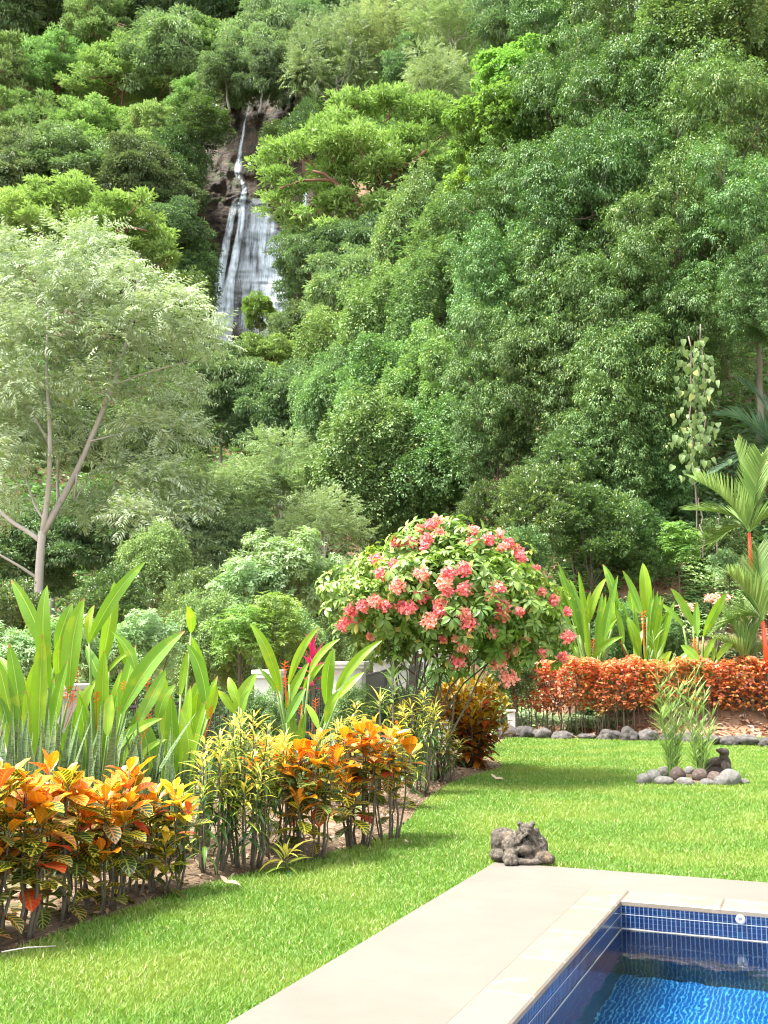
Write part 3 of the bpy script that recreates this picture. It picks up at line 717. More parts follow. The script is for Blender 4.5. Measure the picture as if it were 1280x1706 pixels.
# ---- trees; every row: kind, px, py, radius px, distance, label
TREES = [
# upper rim of the slope
('mid', -40, 20, 95, 165, 'grey green round tree filling the top left corner of the photo'),
('mid', 62, 18, 85, 168, 'dark leafy tree along the top edge, second from the left corner'),
('layer', 165, 30, 80, 160, 'green tree on the top edge straight above the flat layered tree group'),
('mid', 268, 22, 85, 165, 'hazy green tree on the top edge, upper left of the waterfall'),
('mid', 372, 20, 80, 170, 'grey green tree on the top edge directly over the waterfall'),
('mid', 470, 22, 78, 172, 'dark green tree on the top edge just right of the waterfall line'),
('mid', 560, 28, 78, 160, 'deep green tree on the top edge with blue green shade below it'),
('mid', 655, 20, 80, 150, 'small crowned green tree on the top edge above the olive spur trees'),
('mid', 745, 0, 70, 150, 'green tree on the top edge behind the olive ridge trees'),
('mid', 820, 5, 60, 128, 'dark green tree on the top edge left of the wall of trees'),
# second rank
('layer', -20, 130, 110, 140, 'flat topped light green tree cut by the left edge below the rim'),
('layer', 95, 115, 95, 146, 'flat topped green tree in the upper left, below the rim trees'),
('layer', 205, 120, 85, 140, 'layered green tree left of the waterfall, below the rim'),
('mid', 285, 105, 78, 138, 'round mid green tree just left of the pale tree above the waterfall'),
('layer', 352, 75, 72, 140, 'pale yellowish crowned tree with dark forked limbs above the waterfall'),
('mid', 440, 95, 78, 134, 'dark green tree hanging over the lip of the waterfall'),
('mid', 505, 60, 60, 142, 'small dark green tree beside the pale tree above the waterfall lip'),
('layer', 335, 160, 55, 124, 'thin pale tree leaning at the cliff top left of the upper stream'),
('mid', 392, 150, 36, 124, 'little bush like tree at the very top of the upper stream'),
('mid', 378, 128, 46, 114, 'small dark tree overhanging the cliff top left of the upper stream'),
('mid', 436, 128, 50, 113, 'dark tree overhanging the cliff top straight above the upper stream'),
('mid', 500, 105, 52, 114, 'dark green tree behind the side stream at the cliff top'),
('glossy', 335, 215, 42, 109, 'bush covered knob left of the upper stream'),  # glossy bushes round the cliff: gully shade put into a darker leaf colour
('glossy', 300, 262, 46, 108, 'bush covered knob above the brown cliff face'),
('mid', 268, 335, 48, 103, 'dark tree hiding the left rim of the brown cliff'),
('glossy', 300, 420, 42, 103, 'shade coloured bush at the lower left rim of the brown cliff'),
('glossy', 497, 400, 32, 102, 'shade coloured bush at the right rim of the wet rock ledges'),
('glossy', 508, 475, 36, 100, 'lower shade coloured bush at the right rim of the wet rock ledges'),
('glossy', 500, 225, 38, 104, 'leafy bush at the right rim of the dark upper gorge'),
# left slope
('layer', 40, 215, 105, 118, 'broad flat topped green tree at mid height of the far left slope'),
('layer', 155, 225, 95, 116, 'broad flat topped green tree with dark red limbs on the left slope'),
('layer', 250, 225, 72, 112, 'layered green tree leaning towards the brown cliff'),
('mid', 235, 305, 75, 104, 'dark tree under the layered one, left of the brown cliff'),
('mid', 120, 300, 85, 106, 'shaded green tree between the layered trees and the yellow green one'),
('mid', 10, 300, 80, 104, 'shaded green tree at the left edge above the yellow green tree'),
('mid', 285, 390, 55, 101, 'dark leafy tree at the left foot of the brown cliff'),
('glossy', 322, 460, 42, 100, 'shade coloured shrub covered bump left of the main water stream'),  # this and the next glossy bushes carry the gully shade in their leaf colour
('glossy', 305, 505, 48, 97, 'shade coloured leafy bump lowest at the left side of the waterfall'),
('glossy', 338, 420, 18, 103, 'small shade coloured fern patch clinging beside the water at mid fall'),
('glossy', 305, 310, 34, 106, 'small shade coloured bush on the upper left of the brown cliff'),
('glossy', 462, 235, 26, 108, 'small shade coloured bush on the cliff right of the upper stream'),
# ridge right of the waterfall
('olive', 560, 130, 85, 112, 'olive grey feathery tree on the ridge right of the waterfall top'),
('olive', 655, 90, 85, 112, 'olive grey feathery tree with pale limbs, higher on the ridge'),
('olive', 760, 60, 80, 104, 'olive grey feathery tree at the ridge end beside the dark wall of trees'),
('olive', 730, 145, 60, 98, 'olive feathery tree behind the large light green tree'),
('mid', 700, 130, 60, 108, 'shaded green tree under the olive ones on the ridge'),
('mid', 715, 330, 62, 84, 'mid green tree below the large spreading one, right of the waterfall'),
('mid', 600, 440, 70, 73, 'green tree with drooping sprays, lower right of the waterfall'),
('mid', 530, 440, 62, 74, 'dark green tree right beside the wet rock ledges'),
('vine', 690, 420, 75, 66, 'creeper covered tree column on the ridge flank, upper one'),
('mid', 600, 500, 85, 68, 'green tree on the ridge flank below the drooping sprays'),
('layer', 442, 604, 84, 70, 'rounded light green tree at the foot of the waterfall'),
('bright', 432, 520, 28, 88, 'small bright blue green tree in front of the water veil'),
('mid', 500, 560, 52, 80, 'small shaded tree right of the waterfall foot'),
# valley
('mid', 370, 680, 80, 58, 'mid green tree between the silvery tree and the valley centre'),
('mid', 465, 690, 78, 56, 'mid green tree in the valley centre below the waterfall foot'),
('vine', 565, 610, 70, 58, 'light creeper covered tree in the valley, right of the waterfall foot'),
('vine', 545, 690, 60, 52, 'pale creeper covered tree in the valley centre'),
('vine', 655, 560, 85, 54, 'creeper covered tree standing left of the dark wall, upper one'),
('vine', 640, 680, 80, 46, 'creeper covered tree column in the photo centre'),
('vine', 620, 800, 95, 40, 'tall dark creeper column behind the pink flowering tree, left one'),
('vine', 715, 790, 85, 40, 'tall dark creeper column behind the pink flowering tree, right one'),
('vine', 740, 530, 80, 48, 'creeper covered tree joining the dark wall of trees at mid height'),
('vine', 735, 650, 75, 44, 'dense creeper covered tree left of the grey green wall trees'),
('vine', 775, 400, 70, 52, 'light green creeper crown left of the dark wall of trees'),
('olive', 470, 810, 85, 42, 'olive feathery tree in the middle distance below the photo centre'),
('olive', 390, 840, 75, 40, 'olive feathery tree right of the silvery tree'),
('olive', 540, 880, 60, 34, 'olive feathery tree low behind the fence pillars'),
('olive', 300, 830, 75, 38, 'grey feathery tree tucked behind the silvery tree'),
('mid', 340, 930, 70, 34, 'green tree low in the valley behind the tall yellow green leaves'),
('mid', 160, 900, 90, 44, 'dark shaded tree behind the silvery trunk'),
('mid', 20, 930, 90, 44, 'dark shaded tree behind the silvery tree at the left edge'),
('mid', 430, 910, 60, 36, 'green tree low in the valley left of the pink flowering tree'),
('mid', 260, 730, 80, 50, 'shaded green tree seen through the silvery crown'),
('mid', 100, 720, 90, 52, 'dark tree seen through the left side of the silvery crown'),
# right wall
('mid', 870, 30, 70, 62, 'dark tree on the top edge between the ridge and the wall of trees'),
('dark', 950, 50, 95, 46, 'grey green tree on the top edge at the left end of the wall of trees'),
('dark', 1060, 60, 110, 42, 'tall grey green tree on the top edge in the wall of trees'),
('vine', 1190, 40, 105, 36, 'light feathery tree top at the upper right corner'),
('dark', 1250, 120, 110, 38, 'dark tree at the right edge below the upper right corner'),
('bright', 850, 130, 62, 45, 'bright yellow green tree top left of the wall of trees'),
('bright', 838, 215, 70, 40, 'light green large leaved tree hanging left out of the wall of trees'),
('bright', 800, 300, 45, 43, 'small bright tree below the hanging large leaved one'),
('dark', 930, 190, 105, 40, 'grey green drooping tree high at the left end of the wall'),
('dark', 1065, 190, 115, 37, 'grey green drooping tree high in the middle of the wall'),
('dark', 1180, 240, 120, 34, 'dark drooping tree high at the right of the wall'),
('dark', 890, 340, 105, 37, 'grey green drooping tree at mid height, left end of the wall'),
('dark', 1010, 340, 115, 34, 'deep green drooping tree in the middle of the wall'),
('dark', 1125, 390, 115, 32, 'deep green drooping tree right of the wall centre'),
('dark', 1255, 370, 110, 30, 'dark drooping tree at the right edge at mid height'),
('dark', 850, 480, 95, 36, 'olive tinged drooping tree at the left edge of the wall'),
('dark', 960, 500, 110, 33, 'drooping tree with a bright creeper patch in the wall'),
('dark', 1070, 540, 110, 31, 'deep shaded drooping tree low in the wall centre'),
('dark', 1290, 500, 75, 28, 'pale leaved bough tree reaching in from the right edge'),
('dark', 840, 620, 90, 34, 'drooping grey green tree low at the left of the wall'),
('dark', 930, 650, 100, 32, 'drooping tree low in the wall above the glossy shrubs'),
('dark', 1050, 680, 105, 30, 'dark drooping tree just left of the hanging vine'),
('dark', 830, 750, 70, 34, 'grey drooping tree above the right shoulder of the pink flowering tree'),
('dark', 1150, 560, 80, 31, 'dark tree over the hanging vine'),
('dark', 1010, 800, 80, 29.5, 'dark drooping tree behind the glossy citrus shrubs'),
('dark', 1100, 810, 75, 30, 'dark low tree above the leaf strewn bank'),
]
for r in TREES: tree(*r)
SHR = [
('glossy', 900, 850, 72, 27, 'glossy dark shrub right behind the pink flowering tree'),
('glossy', 950, 790, 60, 28.5, 'glossy citrus like shrub, tallest of the group before the wall'),
('glossy', 985, 880, 66, 27, 'glossy citrus like shrub above the tall banana like leaves'),
('glossy', 1060, 895, 45, 27.5, 'small glossy shrub at the left top of the leaf strewn bank'),
('glossy', 870, 925, 45, 25, 'low glossy shrub at the right flank of the pink flowering tree'),
('glossy', 800, 870, 50, 29, 'glossy shrub peeping over the pink flowering tree'),
('pale', 470, 950, 68, 20, 'pale grey green shrub with star like leaf tips behind the fence'),
('pale', 545, 975, 48, 20.5, 'pale shrub squeezed against the left side of the pink flowering tree'),
('pale', 405, 990, 55, 19.5, 'pale shrub left of the star leaved one behind the fence'),
('lobed', 455, 1045, 46, 17, 'light green plant with large lobed leaves above the fence pillars'),
('lobed', 400, 1060, 42, 16.5, 'lobed leaved plant, left one of the pair above the fence'),
('vine', 350, 1080, 60, 17.5, 'bright small leaved bush behind the railing'),
('vine', 500, 1090, 48, 18, 'small leaved bush behind the first fence pillars'),
('vine', 590, 1060, 45, 20, 'small leaved bush under the left side of the pink tree'),
('pale', 30, 1100, 62, 14.5, 'light large leaved bush behind the fence at the left edge'),
('pale', 120, 1090, 60, 15, 'light large leaved bush behind the tall yellow green leaves'),
('pale', 230, 1080, 60, 15.5, 'light bush behind the long slanting leaf'),
('vine', 255, 950, 52, 27, 'young tree with a thin bare trunk behind the long slanting leaf'),
('glossy', 330, 1010, 58, 22, 'dark glossy bush low behind the lobed plants'),
('glossy', 180, 1020, 60, 24, 'dark glossy bush between the silvery trunk and the young tree'),
('glossy', 10, 1030, 60, 23, 'dark glossy bush at the left edge under the silvery tree'),
('olive', 620, 960, 40, 24, 'small olive bush behind the left boughs of the pink tree'),
('vine', 660, 1040, 45, 22, 'small leaved bush seen through the stems of the pink tree'),
('vine', 790, 1040, 50, 24, 'small leaved bush seen under the right boughs of the pink tree'),
('lobed', 1130, 905, 30, 26.5, 'small leafy plant on the bank above the litter'),
('pale', 1215, 945, 30, 25, 'grey leaved plant on the bank beside the red palm stem'),
('vine', 432, 1212, 42, 12.3, 'small leaved bush hiding the lower part of the half hidden fence pillar'),
('vine', 590, 1195, 36, 14.6, 'small leaved bush at the foot of the white pillar before the gate'),
('glossy', 668, 1190, 40, 15.6, 'dark glossy bush between the pink tree stems and the gate'),
('vine', 738, 1165, 36, 16.5, 'small leaved bush under the right boughs of the pink tree, before the far pillar'),
('glossy', 860, 1130, 36, 23.5, 'dark glossy bush behind the left end of the hedge'),
('vine', 1040, 1060, 40, 25.2, 'small leaved bush filling between the tall heliconias'),
('vine', 1110, 1080, 34, 25, 'small leaved bush left of the three leaved heliconia'),
('glossy', 1090, 940, 36, 27, 'dark glossy bush on the left top of the bank'),
('glossy', 1200, 905, 40, 28, 'dark low bush on top of the bank behind the red palm stem'),
]
for r in SHR:
    tree(*r, cat='young tree' if 'young tree' in r[5] else 'shrub', name='garden_shrub' if 'young tree' not in r[5] else 'young_tree', bark='twig' if 'young' not in r[5] else None)

# spreading trees laid out bough by bough
def spreading(base, Y, pads, limbs, label, seed):
    global rng
    rng = np.random.default_rng(seed); B = P(*base, Y); gz = float(terr(B[0], B[1])); gz = min(gz, B[2]); O = np.array([B[0], B[1], gz])
    root = thing('spreading_tree', O, label, 'tree'); k = Y / F; lobes = []
    for a, b, r in pads:
        for q in range(5):
            rr = r * rng.uniform(.42, .75); lobes.append((P(a + rng.normal(0, r * .5), b + rng.normal(0, r * .32), Y + rng.normal(0, r * k * .9)) - O, np.array([rr, rr, rr * rng.uniform(.34, .55)]) * k))
    C, D, Lb = lobe_points(lobes, 4.2, .55, 1.2, .3)
    g = Geo(); shoots(g, C, D * .5 + [0, 0, .9], .50, 16, .42, .155, .05, 1.0, Lb, .5, aspect=(1.1, 1.1, .5)); g.obj('crown', M['c_spread'], root)
    g = Geo()
    for pts, r0, r1 in limbs:
        q = resamp([P(a, b, Y + d) - O for a, b, d in pts], 10); tube(g, wob(q, r0 * .3, seed), np.linspace(r0, r1, 10), 7)
    for c_, r_ in lobes[::3]:
        st0 = c_ * [.8, .8, 1] - [0, 0, 1.2]; tube(g, wob(bez(st0, (st0 + c_) / 2 + [.2, 0, -.2], c_ + [rng.normal(0, .6), -.3, .1], 6), .05, 3), np.linspace(.07, .02, 6), 5, cap=False)
    g.obj('trunk', M['redbark'], root, True)
spreading((615, 470), 76, [(640, 178, 42), (700, 195, 38), (585, 198, 42), (530, 228, 40), (738, 222, 28), (610, 232, 46), (672, 245, 46), (482, 258, 36), (556, 272, 42), (622, 292, 42), (458, 296, 30), (505, 318, 36), (700, 290, 38), (560, 330, 36), (452, 342, 24), (610, 345, 40), (488, 362, 26), (540, 385, 30), (655, 372, 40), (705, 368, 38), (590, 402, 30), (645, 420, 32)],
 [([(615, 560, 0), (618, 470, 0), (622, 400, 0), (640, 330, .5)], .5, .28), ([(622, 400, 0), (600, 340, -.8), (560, 300, -1.5), (520, 285, -2)], .26, .10), ([(640, 330, .5), (655, 290, -1), (700, 262, -2.6), (712, 250, -2.8)], .24, .10), ([(640, 330, .5), (620, 260, 0), (600, 215, 0)], .22, .08), ([(560, 300, -1.5), (500, 300, -2), (465, 315, -2)], .13, .05), ([(622, 400, 0), (590, 380, -1.6), (545, 370, -2.2)], .16, .06), ([(655, 290, -1), (680, 220, 0), (690, 200, 0)], .15, .06)],
 'large bright green spreading tree whose boughs cover the right side of the waterfall', 71)
spreading((120, 520), 87, [(20, 332, 36), (72, 326, 36), (132, 326, 36), (190, 342, 34), (236, 366, 32), (262, 396, 28), (40, 370, 42), (100, 370, 42), (160, 380, 42), (215, 402, 36), (20, 412, 42), (80, 412, 42), (140, 422, 38), (275, 432, 20), (-20, 370, 42), (190, 436, 32), (-40, 420, 40)],
 [([(120, 560, 0), (122, 470, 0), (130, 420, 0), (120, 370, 0)], .45, .22), ([(130, 420, 0), (170, 400, -1.5), (215, 375, -2), (245, 385, -2)], .2, .07), ([(122, 440, 0), (80, 400, -1.5), (40, 370, -2)], .2, .07), ([(130, 420, 0), (150, 370, -1), (180, 345, -1)], .15, .06)],
 'bright yellow green spreading tree above the silvery tree at the left edge', 72)
# silvery tree ---------------------------------------------------------------
rng = np.random.default_rng(5)
SB = P(62, 1015, 34); sz = float(terr(SB[0], SB[1]))
silver = thing('silvery_tree', (SB[0], SB[1], sz), 'large silver green tree with pale forked trunk at the left of the photo', 'tree')
SO = np.array([SB[0], SB[1], sz])
def SP(px, py, dy=0): return P(px, py, 34 + dy) - SO
g = Geo()
LIMB = [([(62, 1100, 0), (62, 1015, 0), (66, 930, 0), (70, 885, 0)], .17, .125), ([(70, 890, 0), (80, 830, 0), (84, 740, -.4), (82, 690, -.8), (75, 610, -1), (80, 520, -1)], .10, .03),
 ([(70, 890, 0), (95, 845, .2), (128, 790, .3), (150, 735, .2), (172, 675, 0), (195, 640, 0), (212, 560, 0), (235, 480, .3)], .12, .035),
 ([(172, 675, 0), (182, 650, -.5), (185, 600, -.8)], .06, .02), ([(70, 905, 0), (50, 885, 0), (18, 872, .2), (-20, 830, .4), (-70, 790, .4)], .08, .035),
 ([(64, 965, 0), (35, 945, -.3), (0, 925, -.5), (-40, 900, -.6)], .05, .02), ([(76, 870, 0), (55, 840, .3), (48, 810, .4), (30, 770, .6)], .045, .02), ([(128, 790, 0), (120, 850, .3), (135, 810, .6), (175, 770, .8), (190, 740, .9)], .03, .02),
 ([(195, 640, 0), (240, 622, -.2), (290, 608, -.4), (330, 600, -.4)], .035, .012), ([(82, 740, 0), (60, 700, 0), (20, 640, .3), (-10, 560, .3)], .05, .02), ([(150, 735, 0), (210, 720, .3), (260, 700, .5)], .03, .01)]
for pts, r0, r1 in LIMB:
    q = resamp([SP(*p) for p in pts], 12); tube(g, q, np.linspace(r0, r1, 12), 8)
g.obj('trunk', M['palebark'], silver, True)
SL = [(150, 420, 62), (60, 470, 70), (-20, 520, 80), (215, 480, 55), (285, 520, 50), (330, 560, 42), (130, 500, 60), (200, 560, 50), (50, 560, 60), (260, 585, 48), (-40, 640, 70), (40, 650, 55), (120, 600, 45), (90, 690, 45), (235, 665, 42), (290, 650, 40), (255, 720, 42), (300, 720, 35), (20, 730, 55), (-30, 760, 60), (210, 790, 45), (265, 800, 40), (160, 850, 40), (230, 860, 42), (120, 760, 28), (-20, 840, 50), (320, 850, 35), (170, 720, 28), (10, 420, 50), (100, 440, 40), (310, 500, 25), (150, 640, 30)]
lobes = []
for q, (a, b, r) in enumerate(SL):
    R = r * 34 / F * .95; lobes.append((SP(a, b, rng.uniform(-1.6, 1.6)), np.array([R, R * 1.2, R * .62])))
C, D, Lb = lobe_points(lobes, 19, .5, 1.2, .6); D = nrm(D * [1, 1, .4] + rng.normal(0, .45, D.shape) + [0.25, 0, .25])
g = Geo(); fronds(g, C, D, 7, .58, .27, .050, .8, Lb); g.obj('crown', M['c_silver'], silver)

# undergrowth over the hidden soil of the slopes ------------------------------
n = 26000; d = 24 * (230 / 24) ** rng.random(n); x = (rng.random(n) * 2 - 1) * .46 * d; z = terr(x, d)
keep = ~((x > 3.2) & (d < 28.5)) & (z > -5); px_ = 640 + x / d * F
keep &= ~((px_ > 330) & (px_ < 490) & (d > 95) & (d < 123))
x, d, z = x[keep], d[keep], z[keep]
C = np.stack([x, d, z + .02 * d * rng.random(len(x))], 1); Dn = np.tile([0, -.4, 1.], (len(x), 1)) + rng.normal(0, .35, (len(x), 3))
g = Geo(); n_ = len(x)
for q in range(9):
    az = rng.random(n_) * 6.28; D = np.stack([np.cos(az), np.sin(az), rng.random(n_) * .8], 1)
    leaves(g, C + rng.normal(0, .012, (n_, 3)) * d[:, None], D, Dn, (.10 + .0075 * d) * (.7 + .6 * rng.random(n_)), (.05 + .0030 * d), nv=1, curl=.5, fold=.3)
tag(g.obj('undergrowth', leafmat('undergrowth leaves', (.06, .115, .04), (.16, .26, .09), None, 0, .3, .5, .4)), kind='stuff')
# creepers on the bank
rng = np.random.default_rng(6)
g = Geo(); n = 9000; x = rng.uniform(2.5, 13, n); y = rng.uniform(24.5, 30, n)
mask = np.array([mnoise.noise((a * .9, b * .9, 2)) for a, b in zip(x, y)]) + (y - 26.6) * .22 > -.05; x, y = x[mask], y[mask]; n = len(x)
whorls(g, np.stack([x, y, terr(x, y) + .05 + .2 * rng.random(n)], 1), np.tile([0, -.3, 1.], (n, 1)), 5, .14, .085, .1, .05, curl=.4)
tag(g.obj('bank_creepers', M['c_vine']), kind='stuff')

n = 2600; x = rng.uniform(1.6, 11, n); y = rng.uniform(24.0, 26.5, n); m_ = np.array([mnoise.noise((a * 1.3, b * 1.3, 6)) for a, b in zip(x, y)]) > -.08; x, y = x[m_], y[m_]; n = len(x)
g = Geo(); whorls(g, np.stack([x, y, np.maximum(0, terr(x, y)) + .04 + .22 * rng.random(n)], 1), np.tile([0, -.2, 1.], (n, 1)), 6, .20, .055, .0, .05, curl=.6, nv=2)
tag(g.obj('ground_cover', M['c_mid']), kind='stuff')
# ------------------------------------------------------------------ garden plants
rng = np.random.default_rng(21)
def croton_mat(name, warm):
    t = NT(name); lp = t.attr('lp'); lf = t.attr('lf')
    au = t.mth('ABSOLUTE', lp[0]); v = lp[1]; age = lf[1]; rn = lf[0]; cl = lf[2]
    a2 = t.mth('ADD', age, t.mth('MULTIPLY', t.mth('SUBTRACT', rn, .5), .55))
    base = t.ramp(a2, warm[0]); vein = t.ramp(a2, warm[1])
    sv = t.mth('FRACT', t.mth('ADD', t.mth('SUBTRACT', t.mth('MULTIPLY', v, 8.0), t.mth('MULTIPLY', au, 1.6)), t.mth('MULTIPLY', t.noise(7, None, 2), .5)))
    tc = t.n('TexCoord').outputs['Object']
    wid = t.mth('MULTIPLY', t.rng(t.noise(9, tc, 3), .35, .65, .10, .42), 1.0)
    vm = t.mth('MAXIMUM', t.mth('LESS_THAN', sv, wid), t.mth('LESS_THAN', au, .11))
    vm = t.mth('MAXIMUM', vm, t.mth('MULTIPLY', t.mth('GREATER_THAN', au, .90), .5))
    col = t.mix(vm, base, vein)
    red = t.mth('GREATER_THAN', cl, .90); col = t.mix(t.mth('MULTIPLY', red, t.mth('SUBTRACT', 1.0, t.mth('MULTIPLY', vm, .35))), col, (.60, .055, .025))
    return t.leafy(col, .30, .33, .45, t.mix(1, col, (1.2, 1.05, .6), 'MULTIPLY'))
ORANGE = ([(0, (.68, .24, .014)), (.16, (.66, .17, .010)), (.28, (.58, .11, .012)), (.37, (.07, .11, .014)), (.62, (.045, .095, .016)), (.84, (.030, .065, .016)), (1, (.025, .045, .013))],
          [(0, (.74, .36, .020)), (.25, (.74, .34, .020)), (.5, (.68, .52, .04)), (.7, (.55, .46, .06)), (.85, (.45, .20, .08)), (1, (.25, .30, .06))])
YELLOW = ([(0, (0.683, 0.470, 0.032)), (.25, (0.666, 0.384, 0.019)), (.45, (0.470, 0.359, 0.025)), (.6, (0.085, 0.137, 0.013)), (.8, (0.026, 0.060, 0.009)), (1, (0.017, 0.039, 0.007))],
          [(0, (0.726, 0.529, 0.038)), (.3, (0.726, 0.495, 0.032)), (.6, (0.598, 0.512, 0.050)), (.8, (0.342, 0.384, 0.050)), (1, (0.171, 0.171, 0.032))])
OLIVE = ([(0, (0.307, 0.215, 0.017)), (.3, (0.123, 0.113, 0.013)), (.5, (0.338, 0.103, 0.009)), (.7, (0.307, 0.072, 0.009)), (.85, (0.024, 0.026, 0.006)), (1, (0.012, 0.016, 0.005))],
         [(0, (0.461, 0.307, 0.022)), (.4, (0.431, 0.215, 0.017)), (.7, (0.400, 0.128, 0.013)), (1, (0.123, 0.077, 0.017))])
M['cr_orange'] = croton_mat('orange croton leaf', ORANGE); M['cr_yellow'] = croton_mat('golden croton leaf', YELLOW); M['cr_olive'] = croton_mat('olive croton leaf', OLIVE)
t = NT('narrow striped croton leaf'); lp = t.attr('lp'); lf = t.attr('lf'); au = t.mth('ABSOLUTE', lp[0])
f = t.mth('ADD', t.mth('MULTIPLY', lf[1], 1.0), t.mth('MULTIPLY', t.mth('SUBTRACT', lf[0], .5), .5))
yel = t.mix(lf[0], (.58, .48, .05), (.52, .50, .11)); gr = t.mix(lf[2], (.06, .16, .02), (.14, .26, .03))
wd = t.rng(f, .05, .75, 1.1, .05); c = t.mix(t.mth('LESS_THAN', au, wd), gr, yel); c = t.mix(t.rng(f, .75, .9), c, (.035, .085, .02)); 
M['cr_narrow'] = t.leafy(c, .3, .35, .45)

def bushplant(px, pyb, pyt, wpx, kind, label, stems=9, low=.46, name='croton_shrub', cat='croton', zbase=.03, leafscale=1.0, dY=0, lop=0, dens=1.0):
    base = G(px, pyb, zbase); Y = base[1] + dY; base = P(px, pyb, Y) if dY else base
    H = P(px, pyt, Y)[2] - base[2]; R = wpx / 2 * Y / F
    root = thing(name, base, label, cat, 'crotons along the bed' if cat == 'croton' else None)
    gs, gl = Geo(), Geo()
    leafL = {'o': .175, 'y': .155, 'v': .16, 'n': .18}[kind] * leafscale; mat = {'o': 'cr_orange', 'y': 'cr_yellow', 'v': 'cr_olive', 'n': 'cr_narrow'}[kind]
    for s_ in range(stems):
        a = s_ * 2.4 + rng.random(); q = math.sqrt((s_ + .5) / stems)
        tip = np.array([math.cos(a) * R * q * .95, math.sin(a) * R * q * .95, H * (1.04 - leafL / H * .7) * (1 - .26 * q * q - .20 * rng.random() ** 2)])
        if s_ % 4 == 3: tip[2] *= rng.uniform(.55, .8); tip[:2] *= 1.1
        b0 = np.array([math.cos(a) * .05 * (1 + q), math.sin(a) * .05 * (1 + q), -.04])
        path = wob(resamp([b0, b0 * [1.6, 1.6, 1] + [0, 0, H * .25], tip * [.75, .75, .6] + [0, 0, 0], tip], 9), .008, int(px * 7 + s_))
        tube(gs, path, np.linspace(.013, .004, 9) * (.7 + .5 * rng.random()), 6)
        # rosette(s): spiral from the tip downwards
        nl = int({'o': 17, 'y': 17, 'v': 24, 'n': 38}[kind] * dens * rng.uniform(.85, 1.15)); run = H * (1 - low) * rng.uniform(.55, .9)
        k = np.arange(nl) / nl; age = np.clip(k * 1.05 + rng.normal(0, .06, nl), 0, 1)
        zpos = tip[2] - run * k ** 1.25; cx_ = np.interp(zpos, path[:, 2], path[:, 0]); cy_ = np.interp(zpos, path[:, 2], path[:, 1])
        ph = np.arange(nl) * 2.4 + rng.random() * 6; el = np.interp(k, [0, .25, .6, 1], [1.25, .75, .25, -.25]) + rng.normal(0, .18, nl)
        out = np.stack([np.cos(ph), np.sin(ph), np.zeros(nl)], 1)
        D = out * np.cos(el)[:, None] + np.array([0, 0, 1]) * np.sin(el)[:, None]
        N = np.array([0, 0, 1]) * np.cos(el)[:, None] - out * np.sin(el)[:, None] + rng.normal(0, .15, (nl, 3))
        Ls = leafL * np.interp(k, [0, .2, 1], [.55, 1.0, 1.05]) * rng.uniform(.8, 1.2, nl)
        Wd = Ls * (.17 if kind == 'n' else .38 if kind == 'v' else .56 if kind == 'o' else .46) * rng.uniform(.8, 1.15, nl)
        crl = rng.uniform(.2, 1.0, nl) if kind != 'n' else rng.uniform(.5, 1.6, nl)
        branchc = rng.random()
        lf = np.stack([rng.random(nl), age, np.where(rng.random(nl) < .5, rng.random(nl), branchc * .85)], 1)
        leaves(gl, np.stack([cx_, cy_, zpos], 1) + out * .012, D, N, Ls, Wd, 'croton' if kind != 'n' else 'lance', nu=2 if kind != 'n' else 1, nv=6 if kind != 'n' else 5, curl=crl, fold=.28, wave=.10, lf=lf)
    gs.obj('stems', M['twig'], root, True); gl.obj('foliage', M[mat], root, True)
    return root
CR = [
(-35, 1575, 1235, 120, 'o', 'orange croton cut off by the left edge of the photo', 12),
(20, 1560, 1238, 120, 'o', 'broad orange croton nearest the left edge with leaves reaching low', 13),
(88, 1530, 1245, 105, 'o', 'orange and yellow croton with a low hanging branch, second along the bed', 12),
(165, 1512, 1262, 110, 'o', 'orange croton with striped green leaves, third along the bed', 12),
(208, 1492, 1242, 100, 'o', 'tall orange croton with red leaf tips before the mottled sword leaves', 11),
(276, 1482, 1290, 105, 'y', 'low golden orange croton on bare upright stems', 12),
(352, 1452, 1178, 92, 'n', 'narrow leaved yellow green croton, first of the striped ones', 13),
(412, 1444, 1168, 100, 'n', 'narrow leaved striped croton with glossy dark lower leaves', 15),
(462, 1428, 1195, 85, 'n', 'narrow leaved striped croton beside the orange group', 11),
(452, 1415, 1205, 80, 'o', 'orange red croton peeping between the striped ones', 7),
(520, 1430, 1195, 112, 'o', 'orange croton with thick grey stems in the middle of the bed', 13),
(596, 1408, 1172, 105, 'o', 'bright orange croton, fullest in the middle of the bed', 14),
(648, 1396, 1192, 95, 'o', 'orange croton with red lower leaves at the bend of the bed', 11),
(640, 1345, 1172, 100, 'y', 'yellow croton behind the brightest orange one', 11),
(700, 1320, 1150, 95, 'n', 'yellow striped croton left of the large dark croton', 14),
(668, 1300, 1148, 80, 'n', 'small yellow striped croton under the pink flowering tree', 11),
(742, 1300, 1165, 70, 'n', 'yellow green striped croton touching the large dark croton', 10),
(582, 1335, 1165, 80, 'n', 'striped croton half hidden behind the orange group', 10),
]
for q_, r in enumerate(CR): bushplant(r[0], r[1], r[2] + (0, 12, -6, 10, -8)[q_ % 5], r[3] * .88, *r[4:6], dens=.88, stems=max(5, r[6] - 4), leafscale=1.12 if r[4] == 'o' else 1.0)
bushplant(788, 1278, 1116, 140, 'v', 'large dark olive croton with bronze orange lower leaves at the end of the bed', stems=34, low=.05, leafscale=1.35, dens=1.25)
bushplant(455, 1452, 1385, 60, 'n', 'small green seedling croton at the lawn edge', stems=1, low=.1, leafscale=1.3, dens=.9)

